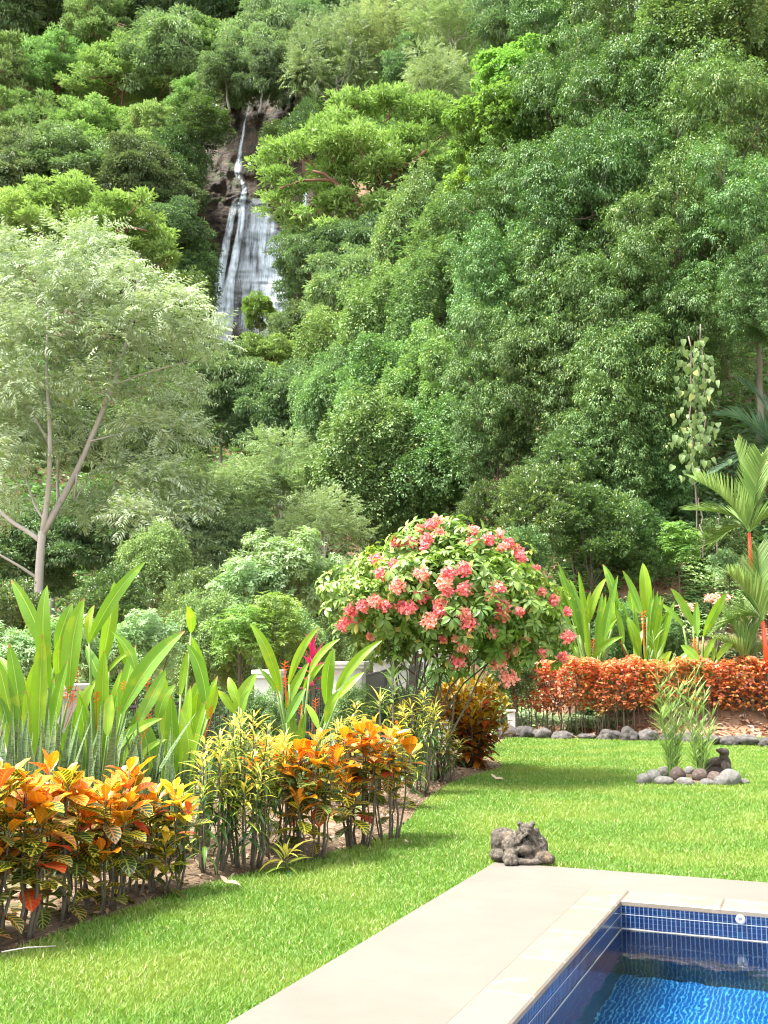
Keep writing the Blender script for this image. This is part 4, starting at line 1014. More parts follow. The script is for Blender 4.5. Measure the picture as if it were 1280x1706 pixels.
# ---- big leaved heliconias ---------------------------------------------------
t = NT('heliconia leaf'); lp = t.attr('lp'); lf = t.attr('lf'); au = t.mth('ABSOLUTE', lp[0])
rib = t.mth('SINE', t.mth('MULTIPLY', t.mth('SUBTRACT', t.mth('MULTIPLY', lp[1], 26), t.mth('MULTIPLY', au, 1.2)), 6.283))
c = t.mix(lf[0], (.13, .285, .018), (.255, .415, .028)); c = t.mix(t.mth('MULTIPLY', lf[1], .8), c, (.11, .26, .035)); c = t.mix(t.mth('LESS_THAN', au, .05), c, (.34, .46, .10)); tip_ = t.mth('MULTIPLY', t.mth('GREATER_THAN', t.mth('ADD', t.mth('MAXIMUM', lp[1], t.mth('MULTIPLY', au, .97)), t.mth('MULTIPLY', t.noise(14, t.n('TexCoord').outputs['Object'], 4), .12)), 1.005), t.mth('GREATER_THAN', lf[2], .45)); c = t.mix(tip_, c, (.30, .22, .07))
c = t.mix(t.mth('MULTIPLY', t.rng(t.noise(6, t.n('TexCoord').outputs['Object'], 3), .58, .7), .35), c, (.46, .50, .05))
M['heli'] = t.leafy(c, .42, .35, .4, t.mix(1, c, (1.25, 1.2, .45), 'MULTIPLY'), t.bump(rib, .07, .004))
M['bract'] = (lambda t: t.leafy(t.mix(t.attr('lf')[0], (.75, .07, .02), (.85, .26, .03)), .2, .35, .4))(NT('orange red bract'))
def bigclump(base_px, Y, label, leafs, extra=0, ext=(60, .9), flowers=(), name='heliconia', zb=0.0, camface=.9):
    b = P(base_px, 1000, Y); b = np.array([b[0], Y, zb]); root = thing(name, b, label, 'heliconia', 'large leaved heliconias')
    gl, gs = Geo(), Geo()
    for q, lfv in enumerate(leafs):
        (tx, ty), (bx, by), wpx = lfv[:3]; dY = lfv[3] if len(lfv) > 3 else rng.uniform(-.25, .25)
        T_ = P(tx, ty, Y + dY + rng.uniform(-.15, .15)) - b; B_ = P(bx, by, Y + dY) - b
        wid = wpx * (Y + dY) / F * (.96 if Y < 15 else .85); L = np.linalg.norm(T_ - B_)
        side = np.array([rng.uniform(-.1, .1), rng.uniform(-.2, .1), .10]) * L
        pts = bez(B_, (B_ + T_) / 2 + side + np.array([(B_[0] - T_[0]) * .12, 0, .04 * L]), T_, 15)
        up = nrm(np.array([rng.uniform(-.6, .6), -camface, rng.uniform(.1, .6)])); blade(gl, pts, wid, up, 3, rng.uniform(.12, .40), 'banana', lf=[rng.random(), rng.random() ** 2, rng.random()], wave=.05)
        foot = np.array([rng.uniform(-.1, .1), rng.uniform(-.1, .1), -.05]); 
        if B_[2] > .1: tube(gs, bez(foot, np.array([B_[0] * .5, B_[1] * .5, B_[2] * .55]), B_ + (T_ - B_) * .02, 8), np.linspace(.022, .009, 8) * Y / 10, 6)
    for q in range(extra):
        a = rng.uniform(0, 6.28); q1 = rng.uniform(.2, 1) * ext[0] * Y / F; Lf = ext[1] * rng.uniform(.5, .85); z0 = ext[1] * rng.uniform(.3, .7)
        B_ = np.array([math.cos(a) * q1 * .5, math.sin(a) * q1 * .5, z0]); T_ = B_ + np.array([math.cos(a) * q1 * .8, math.sin(a) * q1 * .6, Lf])
        pts = bez(B_, (B_ + T_) / 2 + [0, 0, .15 * Lf], T_, 12); blade(gl, pts, Lf * (.15 if Y < 15 else .10), nrm(np.array([-math.cos(a) * .3, -.8, .5])), 2, .3, 'banana', lf=[rng.random(), rng.random(), .5])
        tube(gs, bez(np.array([0, 0, -.05]), B_ * [.3, .3, .5], B_, 6), np.linspace(.02, .009, 6) * Y / 10, 5)
    gl.obj('foliage', M['heli'], root, True); gs.obj('stems', M['greenstem'], root, True)
    for (fx, fy, fs) in flowers:
        fs *= .8
        c = P(fx, fy, Y - .1) - b; gf = Geo(); k = 6
        for z in range(k):
            p0 = c + np.array([0, 0, (k / 2 - z) * .020 * fs]); sg = (-1) ** z
            leaves(gf, [p0], [[sg * 1., -.2, .45]], [[-sg * .4, 0, 1.]], .065 * fs, .022 * fs, 'lance', 1, 4, -.3, .9, lf=np.array([[rng.random()] * 3]))
        tube(gf, [c + [0, 0, .10 * fs], c - [0, 0, .1 * fs], c * [.8, .8, 1] - [0, 0, .35 * fs]], [.004 * fs, .005 * fs, .005 * fs], 5, lf=[.3, .3, .3])
        gf.obj('flower', M['bract'], root)
bigclump(75, 8.9, 'heliconia with tall upright yellow green leaves at the far left of the bed', [
 ((18, 966), (80, 1100), 30), ((78, 975), (80, 1150), 27), ((120, 1005), (92, 1085), 22, .3), ((140, 996), (115, 1158), 33, -.1), ((70, 1090), (46, 1190), 24), ((62, 1110), (72, 1190), 20, .3), ((0, 1095), (30, 1155), 18), ((-25, 1120), (10, 1200), 20), ((45, 1165), (30, 1215), 14), ((102, 1060), (100, 1140), 18, .3), ((100, 1120), (82, 1195), 22, .2)],
 12, (70, 1.25), [(128, 1125, .9), (112, 1158, 1.0), (120, 1165, .8), (57, 1172, .7)])
bigclump(175, 9.2, 'heliconia with one very long leaf slanting up to the right', [
 ((243, 935), (146, 1075), 22), ((157, 1008), (148, 1075), 20, .2), ((190, 968), (166, 1118), 25, .3), ((143, 1076), (182, 1165), 22), ((185, 1052), (226, 1122), 17), ((222, 1085), (180, 1120), 9), ((308, 1051), (200, 1192), 34, -.2), ((276, 1116), (231, 1205), 22, -.3), ((185, 1155), (178, 1228), 20, -.3), ((165, 1130), (130, 1190), 16), ((195, 1060), (215, 1120), 16, .3), ((100, 1145), (85, 1215), 20, -.3), ((155, 1140), (125, 1215), 16, -.2)],
 12, (70, 1.15), [(160, 1165, .9), (245, 1138, 1.1), (205, 1145, .7), (247, 1195, .9), (130, 1172, .7)])
bigclump(300, 9.4, 'heliconia with drooping leaves before the dark railing post', [
 ((310, 1010), (318, 1055), 18, .5), ((310, 1072), (344, 1185), 24), ((318, 1060), (346, 1150), 18, .3), ((330, 1155), (326, 1208), 24), ((270, 1197), (185, 1258), 22, -.5), ((278, 1232), (232, 1268), 13, -.5), ((292, 1140), (262, 1205), 20), ((300, 1180), (314, 1300), 20, -.4), ((360, 1140), (345, 1200), 18), ((312, 1085), (300, 1160), 14, .3), ((345, 1120), (322, 1175), 16, .2)],
 8, (60, 1.0), [(350, 1188, .8), (232, 1225, .7)])
bigclump(398, 11.2, 'small heliconia pair of leaves behind the striped crotons', [((427, 1122), (388, 1185), 20), ((380, 1128), (398, 1178), 18), ((362, 1150), (392, 1190), 14), ((415, 1150), (400, 1200), 12)], 2, (30, .8))
bigclump(497, 11.6, 'fan shaped heliconia rising before the white fence pillars', [
 ((416, 1038), (466, 1152), 20), ((532, 1044), (480, 1142), 14), ((566, 1064), (514, 1125), 14, .1), ((556, 1080), (544, 1178), 22), ((636, 1067), (558, 1152), 17), ((606, 1120), (562, 1165), 15, .2), ((514, 1104), (474, 1182), 17), ((509, 1146), (476, 1206), 15, -.2), ((566, 1150), (542, 1206), 15, -.2), ((508, 1172), (530, 1216), 14, -.3), ((540, 1105), (505, 1150), 12, .2), ((455, 1095), (468, 1160), 14, .2), ((432, 1115), (462, 1155), 9)],
 3, (40, .9), [(474, 1115, 1.2), (475, 1140, 1.0), (525, 1175, 1.0), (500, 1185, .9), (460, 1150, .6)])
# beyond the hedge
bigclump(985, 24.2, 'tall heliconia clump behind the left end of the hedge', [
 ((938, 958), (975, 1035), 13), ((1012, 962), (982, 1040), 15, .3), ((1005, 940), (1030, 1020), 17), ((925, 975), (955, 1030), 14), ((950, 965), (960, 1040), 16, .3), ((985, 985), (970, 1050), 15), ((1030, 1030), (1000, 1075), 14), ((1040, 1060), (985, 1100), 13, -.3), ((960, 1010), (975, 1070), 16), ((1000, 1000), (1005, 1070), 14, .4), ((925, 1000), (960, 1080), 12), ((1020, 990), (1020, 1050), 14), ((905, 1020), (940, 1085), 12), ((950, 1060), (965, 1100), 12)],
 18, (60, 2.0), [(990, 1075, 2.0), (878, 1080, 1.6), (1000, 1068, 1.8)], zb=.7)
bigclump(1072, 24.4, 'tall heliconia with a broad upright leaf behind the hedge centre', [
 ((1072, 938), (1080, 1030), 24), ((1038, 950), (1072, 1030), 14), ((1102, 992), (1092, 1035), 14), ((1046, 1028), (1066, 1090), 20, -.3), ((1018, 990), (1050, 1050), 13, .3), ((1025, 1010), (1040, 1075), 12), ((1072, 1050), (1062, 1105), 16, -.3), ((1050, 980), (1060, 1040), 16, .4), ((1125, 1010), (1098, 1045), 9), ((1088, 1070), (1075, 1105), 11)],
 14, (50, 1.7), [(1072, 1030, 2.2), (1074, 1048, 2.2), (1036, 1060, 1.8)], zb=.7)
bigclump(1160, 23.8, 'heliconia with three spread bright leaves before the leaf strewn bank', [
 ((1118, 980), (1156, 1045), 22), ((1212, 988), (1172, 1062), 20), ((1162, 1002), (1163, 1062), 13), ((1098, 1004), (1140, 1045), 12), ((1232, 1065), (1195, 1100), 13, -.3), ((1195, 1062), (1175, 1100), 13, -.3), ((1135, 1075), (1165, 1108), 20, -.3), ((1120, 1085), (1105, 1110), 14), ((1150, 1085), (1130, 1110), 12), ((1180, 1075), (1200, 1105), 13)],
 5, (45, 1.2), [(1158, 1075, 2.2), (1162, 1092, 2.0)], zb=.3)

# ---- sansevieria -------------------------------------------------------------
t = NT('banded sword leaf'); lp = t.attr('lp'); lf = t.attr('lf'); tc = t.n('TexCoord').outputs['Object']
mp = t.n('Mapping'); t.set(mp, 0, tc); mp.inputs['Scale'].default_value = (1, 1, 5)
n_ = t.noise(22, mp, 4, .7, .8); c = t.mix(t.rng(n_, .44, .56), (.045, .085, .030), (.17, .24, .11)); c = t.mix(t.mth('GREATER_THAN', t.mth('ABSOLUTE', lp[0]), .88), c, (.30, .34, .12)); c = t.mix(t.mth('MULTIPLY', lf[0], .5), c, (.06, .12, .035))
M['sword'] = t.leafy(c, .08, .4, .4)
def swords(px, Y, wpx, n, h, label, zb=.03):
    b = P(px, 1000, Y); b = np.array([b[0], Y, zb]); root = thing('snake_plant', b, label, 'snake plant', 'mottled snake plants behind the crotons'); R = wpx / 2 * Y / F
    p = np.stack([rng.uniform(-R, R, n), rng.uniform(-.22, .22, n), np.full(n, -.05)], 1)
    D = np.stack([rng.normal(0, .16, n), rng.normal(0, .12, n), np.ones(n)], 1); az = rng.uniform(-1.2, 1.2, n)
    N = np.stack([np.sin(az), -np.cos(az), np.zeros(n)], 1)
    g = Geo(); leaves(g, p, D, N, h * rng.uniform(.6, 1.05, n), rng.uniform(.055, .085, n), 'strap', 2, 8, rng.normal(0, .15, n), .35, wave=.06); g.obj('foliage', M['sword'], root, True)
swords(-5, 8.0, 90, 26, 1.22, 'snake plant clump at the far left edge behind the crotons')
swords(72, 8.15, 100, 30, 1.25, 'snake plant clump under the tall upright heliconia leaves')
swords(160, 8.3, 100, 30, 1.28, 'snake plant clump with one leaf leaning to the right')
swords(245, 8.6, 90, 26, 1.15, 'snake plant clump behind the low golden croton')
swords(318, 9.0, 60, 14, 1.0, 'snake plant clump beside the first striped croton')
swords(430, 11.9, 90, 24, .95, 'thin snake plant clump before the half hidden pillar')
swords(530, 12.6, 60, 16, .95, 'snake plant clump behind the fan shaped heliconia')
swords(595, 12.0, 70, 14, .98, 'thin snake plant clump before the fence pillars')
swords(690, 14.0, 70, 12, 1.0, 'snake plant clump at the foot of the pink flowering tree')
b = P(110, 1310, 8.0); g = Geo()

# ---- pink flowering tree -------------------------------------------------------
YM = 14.3; mb = P(704, 1180, YM); mb = np.array([mb[0], YM, .03])
muss = thing('flowering_tree', mb, 'small domed tree covered with coral pink flower heads', 'flowering tree')
def MP(px, py, dy=0): return P(px, py, YM + dy) - mb
rad = lambda r: r * YM / F
ML = [(735, 930, 60, 0), (690, 925, 50, -.2), (790, 930, 55, -.1), (640, 950, 45, 0), (845, 955, 50, 0), (590, 975, 45, .2), (880, 1000, 50, .1), (740, 965, 60, -.7), (680, 975, 55, -.6), (800, 975, 55, -.6), (630, 1000, 50, -.4), (850, 1010, 50, -.5), (900, 1040, 40, 0), (580, 1005, 35, 0), (720, 1020, 50, -.7), (780, 1025, 50, -.7), (670, 1030, 42, -.5), (830, 1045, 42, -.4), (740, 940, 60, .8), (660, 960, 55, .8), (830, 970, 55, .8), (600, 1020, 40, .7), (880, 1020, 45, .8), (770, 905, 45, .2), (700, 905, 42, .3), (925, 1060, 28, .1), (590, 1045, 30, .3), (620, 1075, 26, .1), (660, 1090, 26, -.2), (905, 1085, 28, .1), (745, 1100, 28, -.3), (870, 1095, 24, 0), (720, 900, 40, .2), (810, 1075, 32, -.3), (700, 1065, 32, -.3), (770, 1065, 34, -.4), (640, 1045, 30, -.1), (860, 1060, 30, .2)]
lobes = [(MP(a, b, d), np.array([rad(r), rad(r), rad(r) * .72])) for a, b, r, d in ML]
C, D, Lb = lobe_points(lobes, 50, .72, 1.22, .5, .38); D = nrm(D * .7 + [0, 0, .55] + rng.normal(0, .35, D.shape))
g = Geo(); whorls(g, C, D, 7, .132, .056, .38, .05, nv=3, curl=.8, lobe=Lb); g.obj('foliage', M['c_muss'], muss, True)
g = Geo()
for q, l in enumerate(lobes):
    if q % 2: continue
    k = np.array([rng.normal(0, .10), rng.normal(0, .1), -.05]); mid = np.array([k[0] * 2 + l[0][0] * .30, l[0][1] * .35, l[0][2] * .62])
    tube(g, wob(resamp([k, k * [1.3, 1.3, 1] + [0, 0, .45], mid, l[0]], 10), .02, q), np.linspace(.019, .006, 10), 6)
    for z in range(3):
        o = l[0] + np.array([rng.uniform(-1, 1), rng.uniform(-1, 1), rng.uniform(-.2, .8)]) * l[1]
        tube(g, [mid * .35 + l[0] * .65, l[0] * .5 + o * .5 - [0, 0, .03], o], [.007, .005, .003], 4, cap=False)
g.obj('stems', M['twig'], muss, True)
t = NT('coral pink petals'); a = t.attr('lf'); c = t.mix(a[0], (.80, .16, .20), (.88, .40, .39)); c = t.mix(t.mth('GREATER_THAN', a[1], .93), c, (.85, .50, .18)); c = t.mix(t.mth('MULTIPLY', t.mth('GREATER_THAN', a[2], .75), .6), c, (.93, .55, .42))
M['petal'] = t.leafy(c, .35, .5, .3, t.mix(1, c, (1.2, .9, .8), 'MULTIPLY'))
FL = [(265, 255, 1), (365, 280, 1), (290, 325, 1.1), (500, 325, 1.25), (375, 385, 1.25), (635, 320, 1.0), (715, 300, 1.2), (610, 370, 1.2), (720, 405, 1.3), (885, 395, 1.2), (500, 440, 1.2), (255, 465, 1.1), (308, 485, 1.1), (195, 488, 1.0), (135, 512, 1.15), (100, 582, 1.3), (150, 568, .9), (400, 490, 1.1), (440, 500, 1.1), (592, 470, 1.1), (590, 510, 1.0), (910, 485, 1.0), (905, 530, 1.3), (540, 565, 1.4), (715, 525, .9), (740, 578, 1.4), (858, 618, 1.0), (710, 695, 1.2), (680, 770, 1.4), (970, 708, .9), (920, 728, 1.0), (885, 778, 1.5), (940, 858, 1.6), (1110, 728, .9), (1215, 748, .9), (1240, 645, 1.2), (1240, 520, .7), (1170, 460, .9), (985, 215, 1.1), (1000, 240, .9), (935, 170, 1.0), (905, 187, .8), (760, 165, 1.0), (760, 105, .9), (840, 150, 1.0), (525, 145, 1.1), (510, 187, .8), (440, 165, .9), (370, 165, 1.0), (540, 75, .9), (590, 120, 1.0), (580, 48, .8), (895, 120, .6), (485, 95, .6), (230, 645, .5), (610, 655, .5), (630, 410, .9), (1000, 515, .6), (1080, 300, .6), (1110, 415, .6), (850, 440, .8), (670, 655, .5), (1030, 655, .5)]
cen = np.array([(a, b) for a, b, r, d in ML]); 
for fx, fy, fs in FL:
    px_, py_ = 540 + fx / 3.048, 850 + fy / 3.048
    best = -.2
    for (a, b, r, d) in ML:
        q = ((px_ - a) ** 2 + ((py_ - b) / .72) ** 2) / r ** 2
        if q < 1.15: best = min(best, d - rad(r) * math.sqrt(max(0, 1.15 - q)))
    c = MP(px_, py_, best - .05); R = .064 * fs; gf = Geo(); n = int(100 * fs) + 10
    w_ = nrm(rng.normal(size=(n, 3)) + [0, -.35, .25]); sub = np.array([[-.5, 0, .1], [.5, 0, 0], [0, 0, .45], [0, -.3, -.4]])[rng.integers(0, 4, n)] * R * .9
    D = nrm(rng.normal(size=(n, 3)) + w_ * .3 + [0, 0, -.2]); leaves(gf, c + sub + w_ * R * .62, D, w_ + rng.normal(0, .4, (n, 3)), .055 * (.7 + .5 * rng.random(n)), .036, 'ell', 1, 3, rng.uniform(-.2, 1.0, n), .4, wave=.25,
        lf=np.stack([rng.random(n), rng.random(n), np.full(n, rng.random())], 1))
    gf.obj('flower_cluster', M['petal'], muss, True)
for s_ in range(0): pass

# small yellow-green ti plant left of the stems and the red cordyline
def rosette(px, py0, py1, Y, n, L, Wd, mat, label, name, cat, spread=.8, zb=0.0, group=None):
    b = P(px, 1000, Y); b = np.array([b[0], Y, zb]); root = thing(name, b, label, cat, group); top = P(px, py1, Y)[2] - zb - L * .7; low = P(px, py0, Y)[2] - zb
    k = np.arange(n) / n; z = top - (top - low) * k; ph = np.arange(n) * 2.4; el = np.interp(k, [0, .3, 1], [1.35, .9, .1]) + rng.normal(0, .12, n)
    out = np.stack([np.cos(ph), np.sin(ph), 0 * ph], 1); D = out * (np.cos(el) * spread)[:, None] + np.array([0, 0, 1]) * np.sin(el)[:, None]
    N = np.array([0, 0, 1]) * np.cos(el)[:, None] - out * np.sin(el)[:, None]
    g = Geo(); leaves(g, np.stack([0 * z, 0 * z, z], 1), D, N, L * rng.uniform(.8, 1.15, n), Wd, 'lance', 2, 7, rng.uniform(.2, 1.0, n), .4, lf=np.stack([rng.random(n), k, rng.random(n)], 1)); g.obj('foliage', mat, root, True)
    g = Geo(); tube(g, [(0, 0, -.05), (.01, 0, top * .5), (0, 0, top)], [.02, .016, .012], 7); g.obj('stem', M['twig'], root, True)
t = NT('crimson leaf'); a = t.attr('lf'); crim = t.leafy(t.mix(a[0], (.30, .015, .06), (.62, .03, .14)), .3, .3, .5)
rosette(521, 1155, 1062, 13.0, 18, .34, .075, crim, 'crimson leaved ti plant standing before the fence pillar', 'ti_plant', 'ti plant')
rosette(655, 1175, 1100, 13.6, 16, .30, .05, M['c_pale'], 'light green ribbon leaved plant beside the stems of the pink tree', 'dracaena', 'dracaena')
rosette(632, 1190, 1140, 13.2, 14, .28, .035, M['cr_narrow'], 'thin yellow edged dracaena before the dark gate panel', 'dracaena', 'dracaena')

# ---- hedge -------------------------------------------------------------------
YH = G(900, 1222)[1]
hx0, hx1 = P(862, 1200, YH)[0], P(1420, 1200, YH)[0]
hd = thing('copper_hedge', ((hx0 + hx1) / 2, YH + .42, 0), 'long hedge of copper orange and pink leaves behind a row of boulders', 'hedge')
HX = (hx0 + hx1) / 2; HW = (hx1 - hx0) / 2; HT = P(900, 1100, YH)[2]
gs = Geo(); TP = []
for q in range(100):
    x = -HW + 2 * HW * (q + rng.random()) / 100; y = rng.uniform(-.28, .3); tip = np.array([x + rng.normal(0, .12), y + rng.normal(0, .08), HT * rng.uniform(.72, .96)])
    pts = wob(resamp([(x, y, -.05), (x + rng.normal(0, .04), y, HT * .4), tip], 7), .015, q); tube(gs, pts, np.linspace(.014, .005, 7), 5)
    for z in range(4):
        a = pts[rng.integers(2, 5)]; b_ = a + np.array([rng.normal(0, .16), rng.normal(0, .1), rng.uniform(.25, .5)]); b_[2] = min(b_[2], HT * .95); tube(gs, [a, (a + b_) / 2 + [rng.normal(0, .02), 0, 0], b_], [.007, .005, .003], 4, cap=False)
gs.obj('stems', M['twig'], hd, True)
n = 4300; x = rng.uniform(-HW, HW, n); hgt = HT * (1 - .68 * rng.random(n) ** 1.7) + .05 * np.sin(x * 5) + .05 * np.sin(x * 13 + 1); dd = rng.uniform(-.42, .42, n); hgt -= .25 * dd ** 2
zz = (x * 2.1).astype(int); clr = (np.sin(zz * 12.9) * 43758.5) % 1
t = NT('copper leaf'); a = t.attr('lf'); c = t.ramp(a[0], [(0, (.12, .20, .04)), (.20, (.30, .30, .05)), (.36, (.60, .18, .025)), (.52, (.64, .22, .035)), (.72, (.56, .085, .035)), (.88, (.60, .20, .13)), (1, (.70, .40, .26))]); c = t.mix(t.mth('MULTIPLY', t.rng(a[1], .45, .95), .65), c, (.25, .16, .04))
c = t.mix(t.mth('MULTIPLY', t.mth('GREATER_THAN', t.mth('ABSOLUTE', t.attr('lp')[0]), .75), .4), c, (.80, .35, .28))
M['copper'] = t.leafy(c, .36, .38, .45, t.mix(1, c, (1.3, 1, .6), 'MULTIPLY'))
gl = Geo(); C = np.stack([x, dd, hgt], 1)
k = 4; Cr = np.repeat(C, k, 0); nn = n * k; az = rng.random(nn) * 6.28
D = np.stack([np.cos(az), np.sin(az) - .2, rng.uniform(-.5, .7, nn)], 1); N = np.stack([rng.normal(0, .3, nn), -.4 + rng.normal(0, .3, nn), np.ones(nn)], 1)
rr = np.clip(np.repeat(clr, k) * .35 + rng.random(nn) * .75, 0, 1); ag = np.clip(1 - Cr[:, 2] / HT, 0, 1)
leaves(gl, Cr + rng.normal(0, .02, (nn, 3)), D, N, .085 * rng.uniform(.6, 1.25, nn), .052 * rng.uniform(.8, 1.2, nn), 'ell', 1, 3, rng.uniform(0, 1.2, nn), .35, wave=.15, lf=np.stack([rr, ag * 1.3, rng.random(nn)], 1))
gl.obj('foliage', M['copper'], hd, True)
# salmon flowered shrub on the bank
def puff(px, py, Y, wpx, hpx, n, L, mat, label, name, cat):
    b = P(px, py + hpx / 2, Y); gz = float(terr(b[0], b[1])); root = thing(name, (b[0], Y, min(gz, b[2])), label, cat); c = P(px, py, Y)[2] - min(gz, b[2])
    p = np.stack([rng.normal(0, wpx / 3.4 * Y / F, n), rng.normal(0, .2, n), c + rng.normal(0, hpx / 3.4 * Y / F, n)], 1); g = Geo()
    whorls(g, p, np.tile([0, -.3, 1.], (n, 1)), 6, L, L * .45, .1, .03, nv=2, curl=.5); g.obj('foliage', mat, root, True)
    g = Geo(); [tube(g, [(0, 0, -.1), p[q] * [.5, .5, .5], p[q]], [.012, .008, .004], 5) for q in range(0, n, 3)]; g.obj('stems', M['twig'], root, True)
t = NT('salmon leaf'); a = t.attr('lf'); sal = t.leafy(t.mix(a[0], (.72, .25, .14), (.85, .50, .38)), .3, .5)
puff(1195, 998, 24.6, 50, 18, 22, .13, sal, 'salmon pink leaved shrub on the bank behind the bright heliconia', 'salmon_shrub', 'shrub')
puff(1150, 1012, 24.8, 40, 16, 12, .12, sal, 'smaller salmon leaved shrub left of the larger one on the bank', 'salmon_shrub', 'shrub')

# ---- palms -------------------------------------------------------------------
t = NT('palm leaflet'); a = t.attr('lf'); M['palm'] = t.leafy(t.mix(a[0], (.14, .25, .06), (.30, .42, .13)), .35, .33, .5)
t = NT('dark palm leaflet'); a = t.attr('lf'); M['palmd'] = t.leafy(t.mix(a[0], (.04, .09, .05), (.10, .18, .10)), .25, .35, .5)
t = NT('sealing wax red'); tcz = t.n('SeparateXYZ'); t.set(tcz, 0, t.n('TexCoord').outputs['Object']); cr_ = t.mix(t.noise(9), (.72, .02, .015), (.80, .10, .02)); M['red'] = t.done(t.surf(cr_, .35, .5))
t = NT('palm stem'); M['pstem'] = t.done(t.surf(t.mix(t.rng(t.noise(14), .4, .6), (.10, .14, .06), (.26, .24, .16)), .7))
def frond(g, base, ctrl, tip, k, ll, wd, vee=.6, sag=.2, up=(0, 0, 1.), fwd=1.0):
    pts = bez(base, ctrl, tip, k + 4); T_ = nrm(np.gradient(pts, axis=0)); up = np.array(up, float)
    S = np.cross(T_, up); S = nrm(S); U = np.cross(S, T_)
    idx = np.arange(3, k + 3); t_ = (idx - 3) / k
    for sg in (-1, 1):
        D = T_[idx] * fwd + S[idx] * sg * .62 + U[idx] * vee * .5 + rng.normal(0, .03, (k, 3)); N = U[idx] - S[idx] * sg * vee
        leaves(g, pts[idx], D, N, ll * np.sin(math.pi * (.34 + .52 * t_)) , wd, 'grassy', 1, 4, sag, .25)
    return pts
def palm(base_px, Y, zb, crown, fr, label, mat, shaft=None, k=44, ll=.80, wd=.046):
    b = P(base_px, 1000, Y); b = np.array([b[0], Y, zb]); root = thing('palm', b, label, 'palm')
    cp = P(*crown, Y) - b; top = cp
    g = Geo(); sh = P(*shaft, Y) - b if shaft is not None else cp * .9
    tube(g, [(0, 0, -.3), sh * [.5, .5, .5], sh], [.055, .045, .04], 10); g.obj('trunk', M['pstem'], root, True)
    if shaft is not None:
        g = Geo(); tube(g, [sh, sh * .5 + cp * .5, cp], [.058, .05, .032], 10); g.obj('crownshaft', M['red'], root, True)
    for (cx_, cy_, tx, ty, dy, vee) in fr:
        g = Geo(); pts = frond(g, cp, P(cx_, cy_, Y + dy * .5) - b, P(tx, ty, Y + dy) - b, k, ll, wd, vee)
        fo = g.obj('frond', mat, root, False); g = Geo(); tube(g, pts, np.linspace(.020, .005, len(pts)), 5); g.obj('rachis', M['greenstem'], fo, True)
palm(1256, 24.0, .5, (1249, 888), [(1252, 820, 1225, 742, 0, 1.0), (1225, 830, 1160, 800, -.4, .9), (1270, 820, 1300, 745, .3, .8), (1240, 850, 1150, 850, .8, .4), (1275, 850, 1330, 850, -.4, .5), (1262, 800, 1270, 760, -.6, .8), (1240, 860, 1185, 905, 1.0, .3)],
     'sealing wax palm with a thin red crownshaft and stiff upright fans of fronds', M['palm'], shaft=(1254, 965))
palm(1285, 23.5, .3, (1272, 1035), [(1262, 990, 1215, 955, -.3, .6), (1270, 970, 1262, 915, .2, .9), (1290, 970, 1310, 900, 0, .8), (1250, 1010, 1195, 1050, .3, .3), (1265, 1000, 1235, 940, .5, .7)],
     'lower palm with an orange red crownshaft at the right edge', M['palm'], shaft=(1280, 1120))
palm(1250, 23.8, .3, (1245, 1105), [(1240, 1060, 1205, 1020, 0, .8), (1245, 1050, 1240, 1000, .2, .9), (1255, 1060, 1280, 1015, 0, .8), (1235, 1080, 1195, 1065, -.2, .5), (1260, 1080, 1290, 1075, 0, .5)],
     'small feathery palm seedling behind the right part of the hedge', M['palm'], k=34, ll=.62, wd=.03)
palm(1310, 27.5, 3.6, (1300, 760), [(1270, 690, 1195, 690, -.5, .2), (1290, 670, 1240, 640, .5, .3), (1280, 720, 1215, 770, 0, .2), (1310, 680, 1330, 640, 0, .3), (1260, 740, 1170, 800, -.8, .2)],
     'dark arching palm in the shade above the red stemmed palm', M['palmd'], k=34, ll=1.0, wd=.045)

# ---- hanging vine ------------------------------------------------------------
vb = P(1160, 900, 27.0); vine = thing('hanging_vine', vb, 'vine with pale heart shaped leaves hanging down on bare ropes', 'vine')
g = Geo()
for pts in ([(1148, 560), (1152, 640), (1150, 700), (1156, 760), (1158, 820), (1164, 885), (1160, 897)], [(1168, 540), (1174, 620), (1172, 700), (1180, 750)], [(1199, 850), (1196, 900), (1200, 930)], [(1165, 830), (1172, 880), (1172, 930)]):
    tube(g, wob(resamp([P(a, b_, 27) - vb for a, b_ in pts], 16), .03, pts[0][0]), .018, 6)
g.obj('stems', M['bark'], vine, True)
n = 197; yy = np.r_[rng.uniform(560, 800, 190), rng.uniform(865, 890, 7)]; xx = np.r_[1160 + rng.normal(0, 16, 190), rng.uniform(1165, 1230, 7)]; C = np.array([P(a, b_, 26.9 + rng.uniform(-.25, .25)) - vb for a, b_ in zip(xx, yy)])
D = np.stack([rng.normal(0, .35, n), rng.normal(-.1, .2, n), -np.ones(n)], 1); N = np.stack([rng.normal(0, .4, n), -np.ones(n), rng.uniform(0, .8, n)], 1)
g = Geo(); leaves(g, C, D, N, rng.uniform(.13, .23, n), rng.uniform(.10, .17, n), 'heart', 2, 5, .4, .2); g.obj('foliage', M['c_vine'], vine, True)
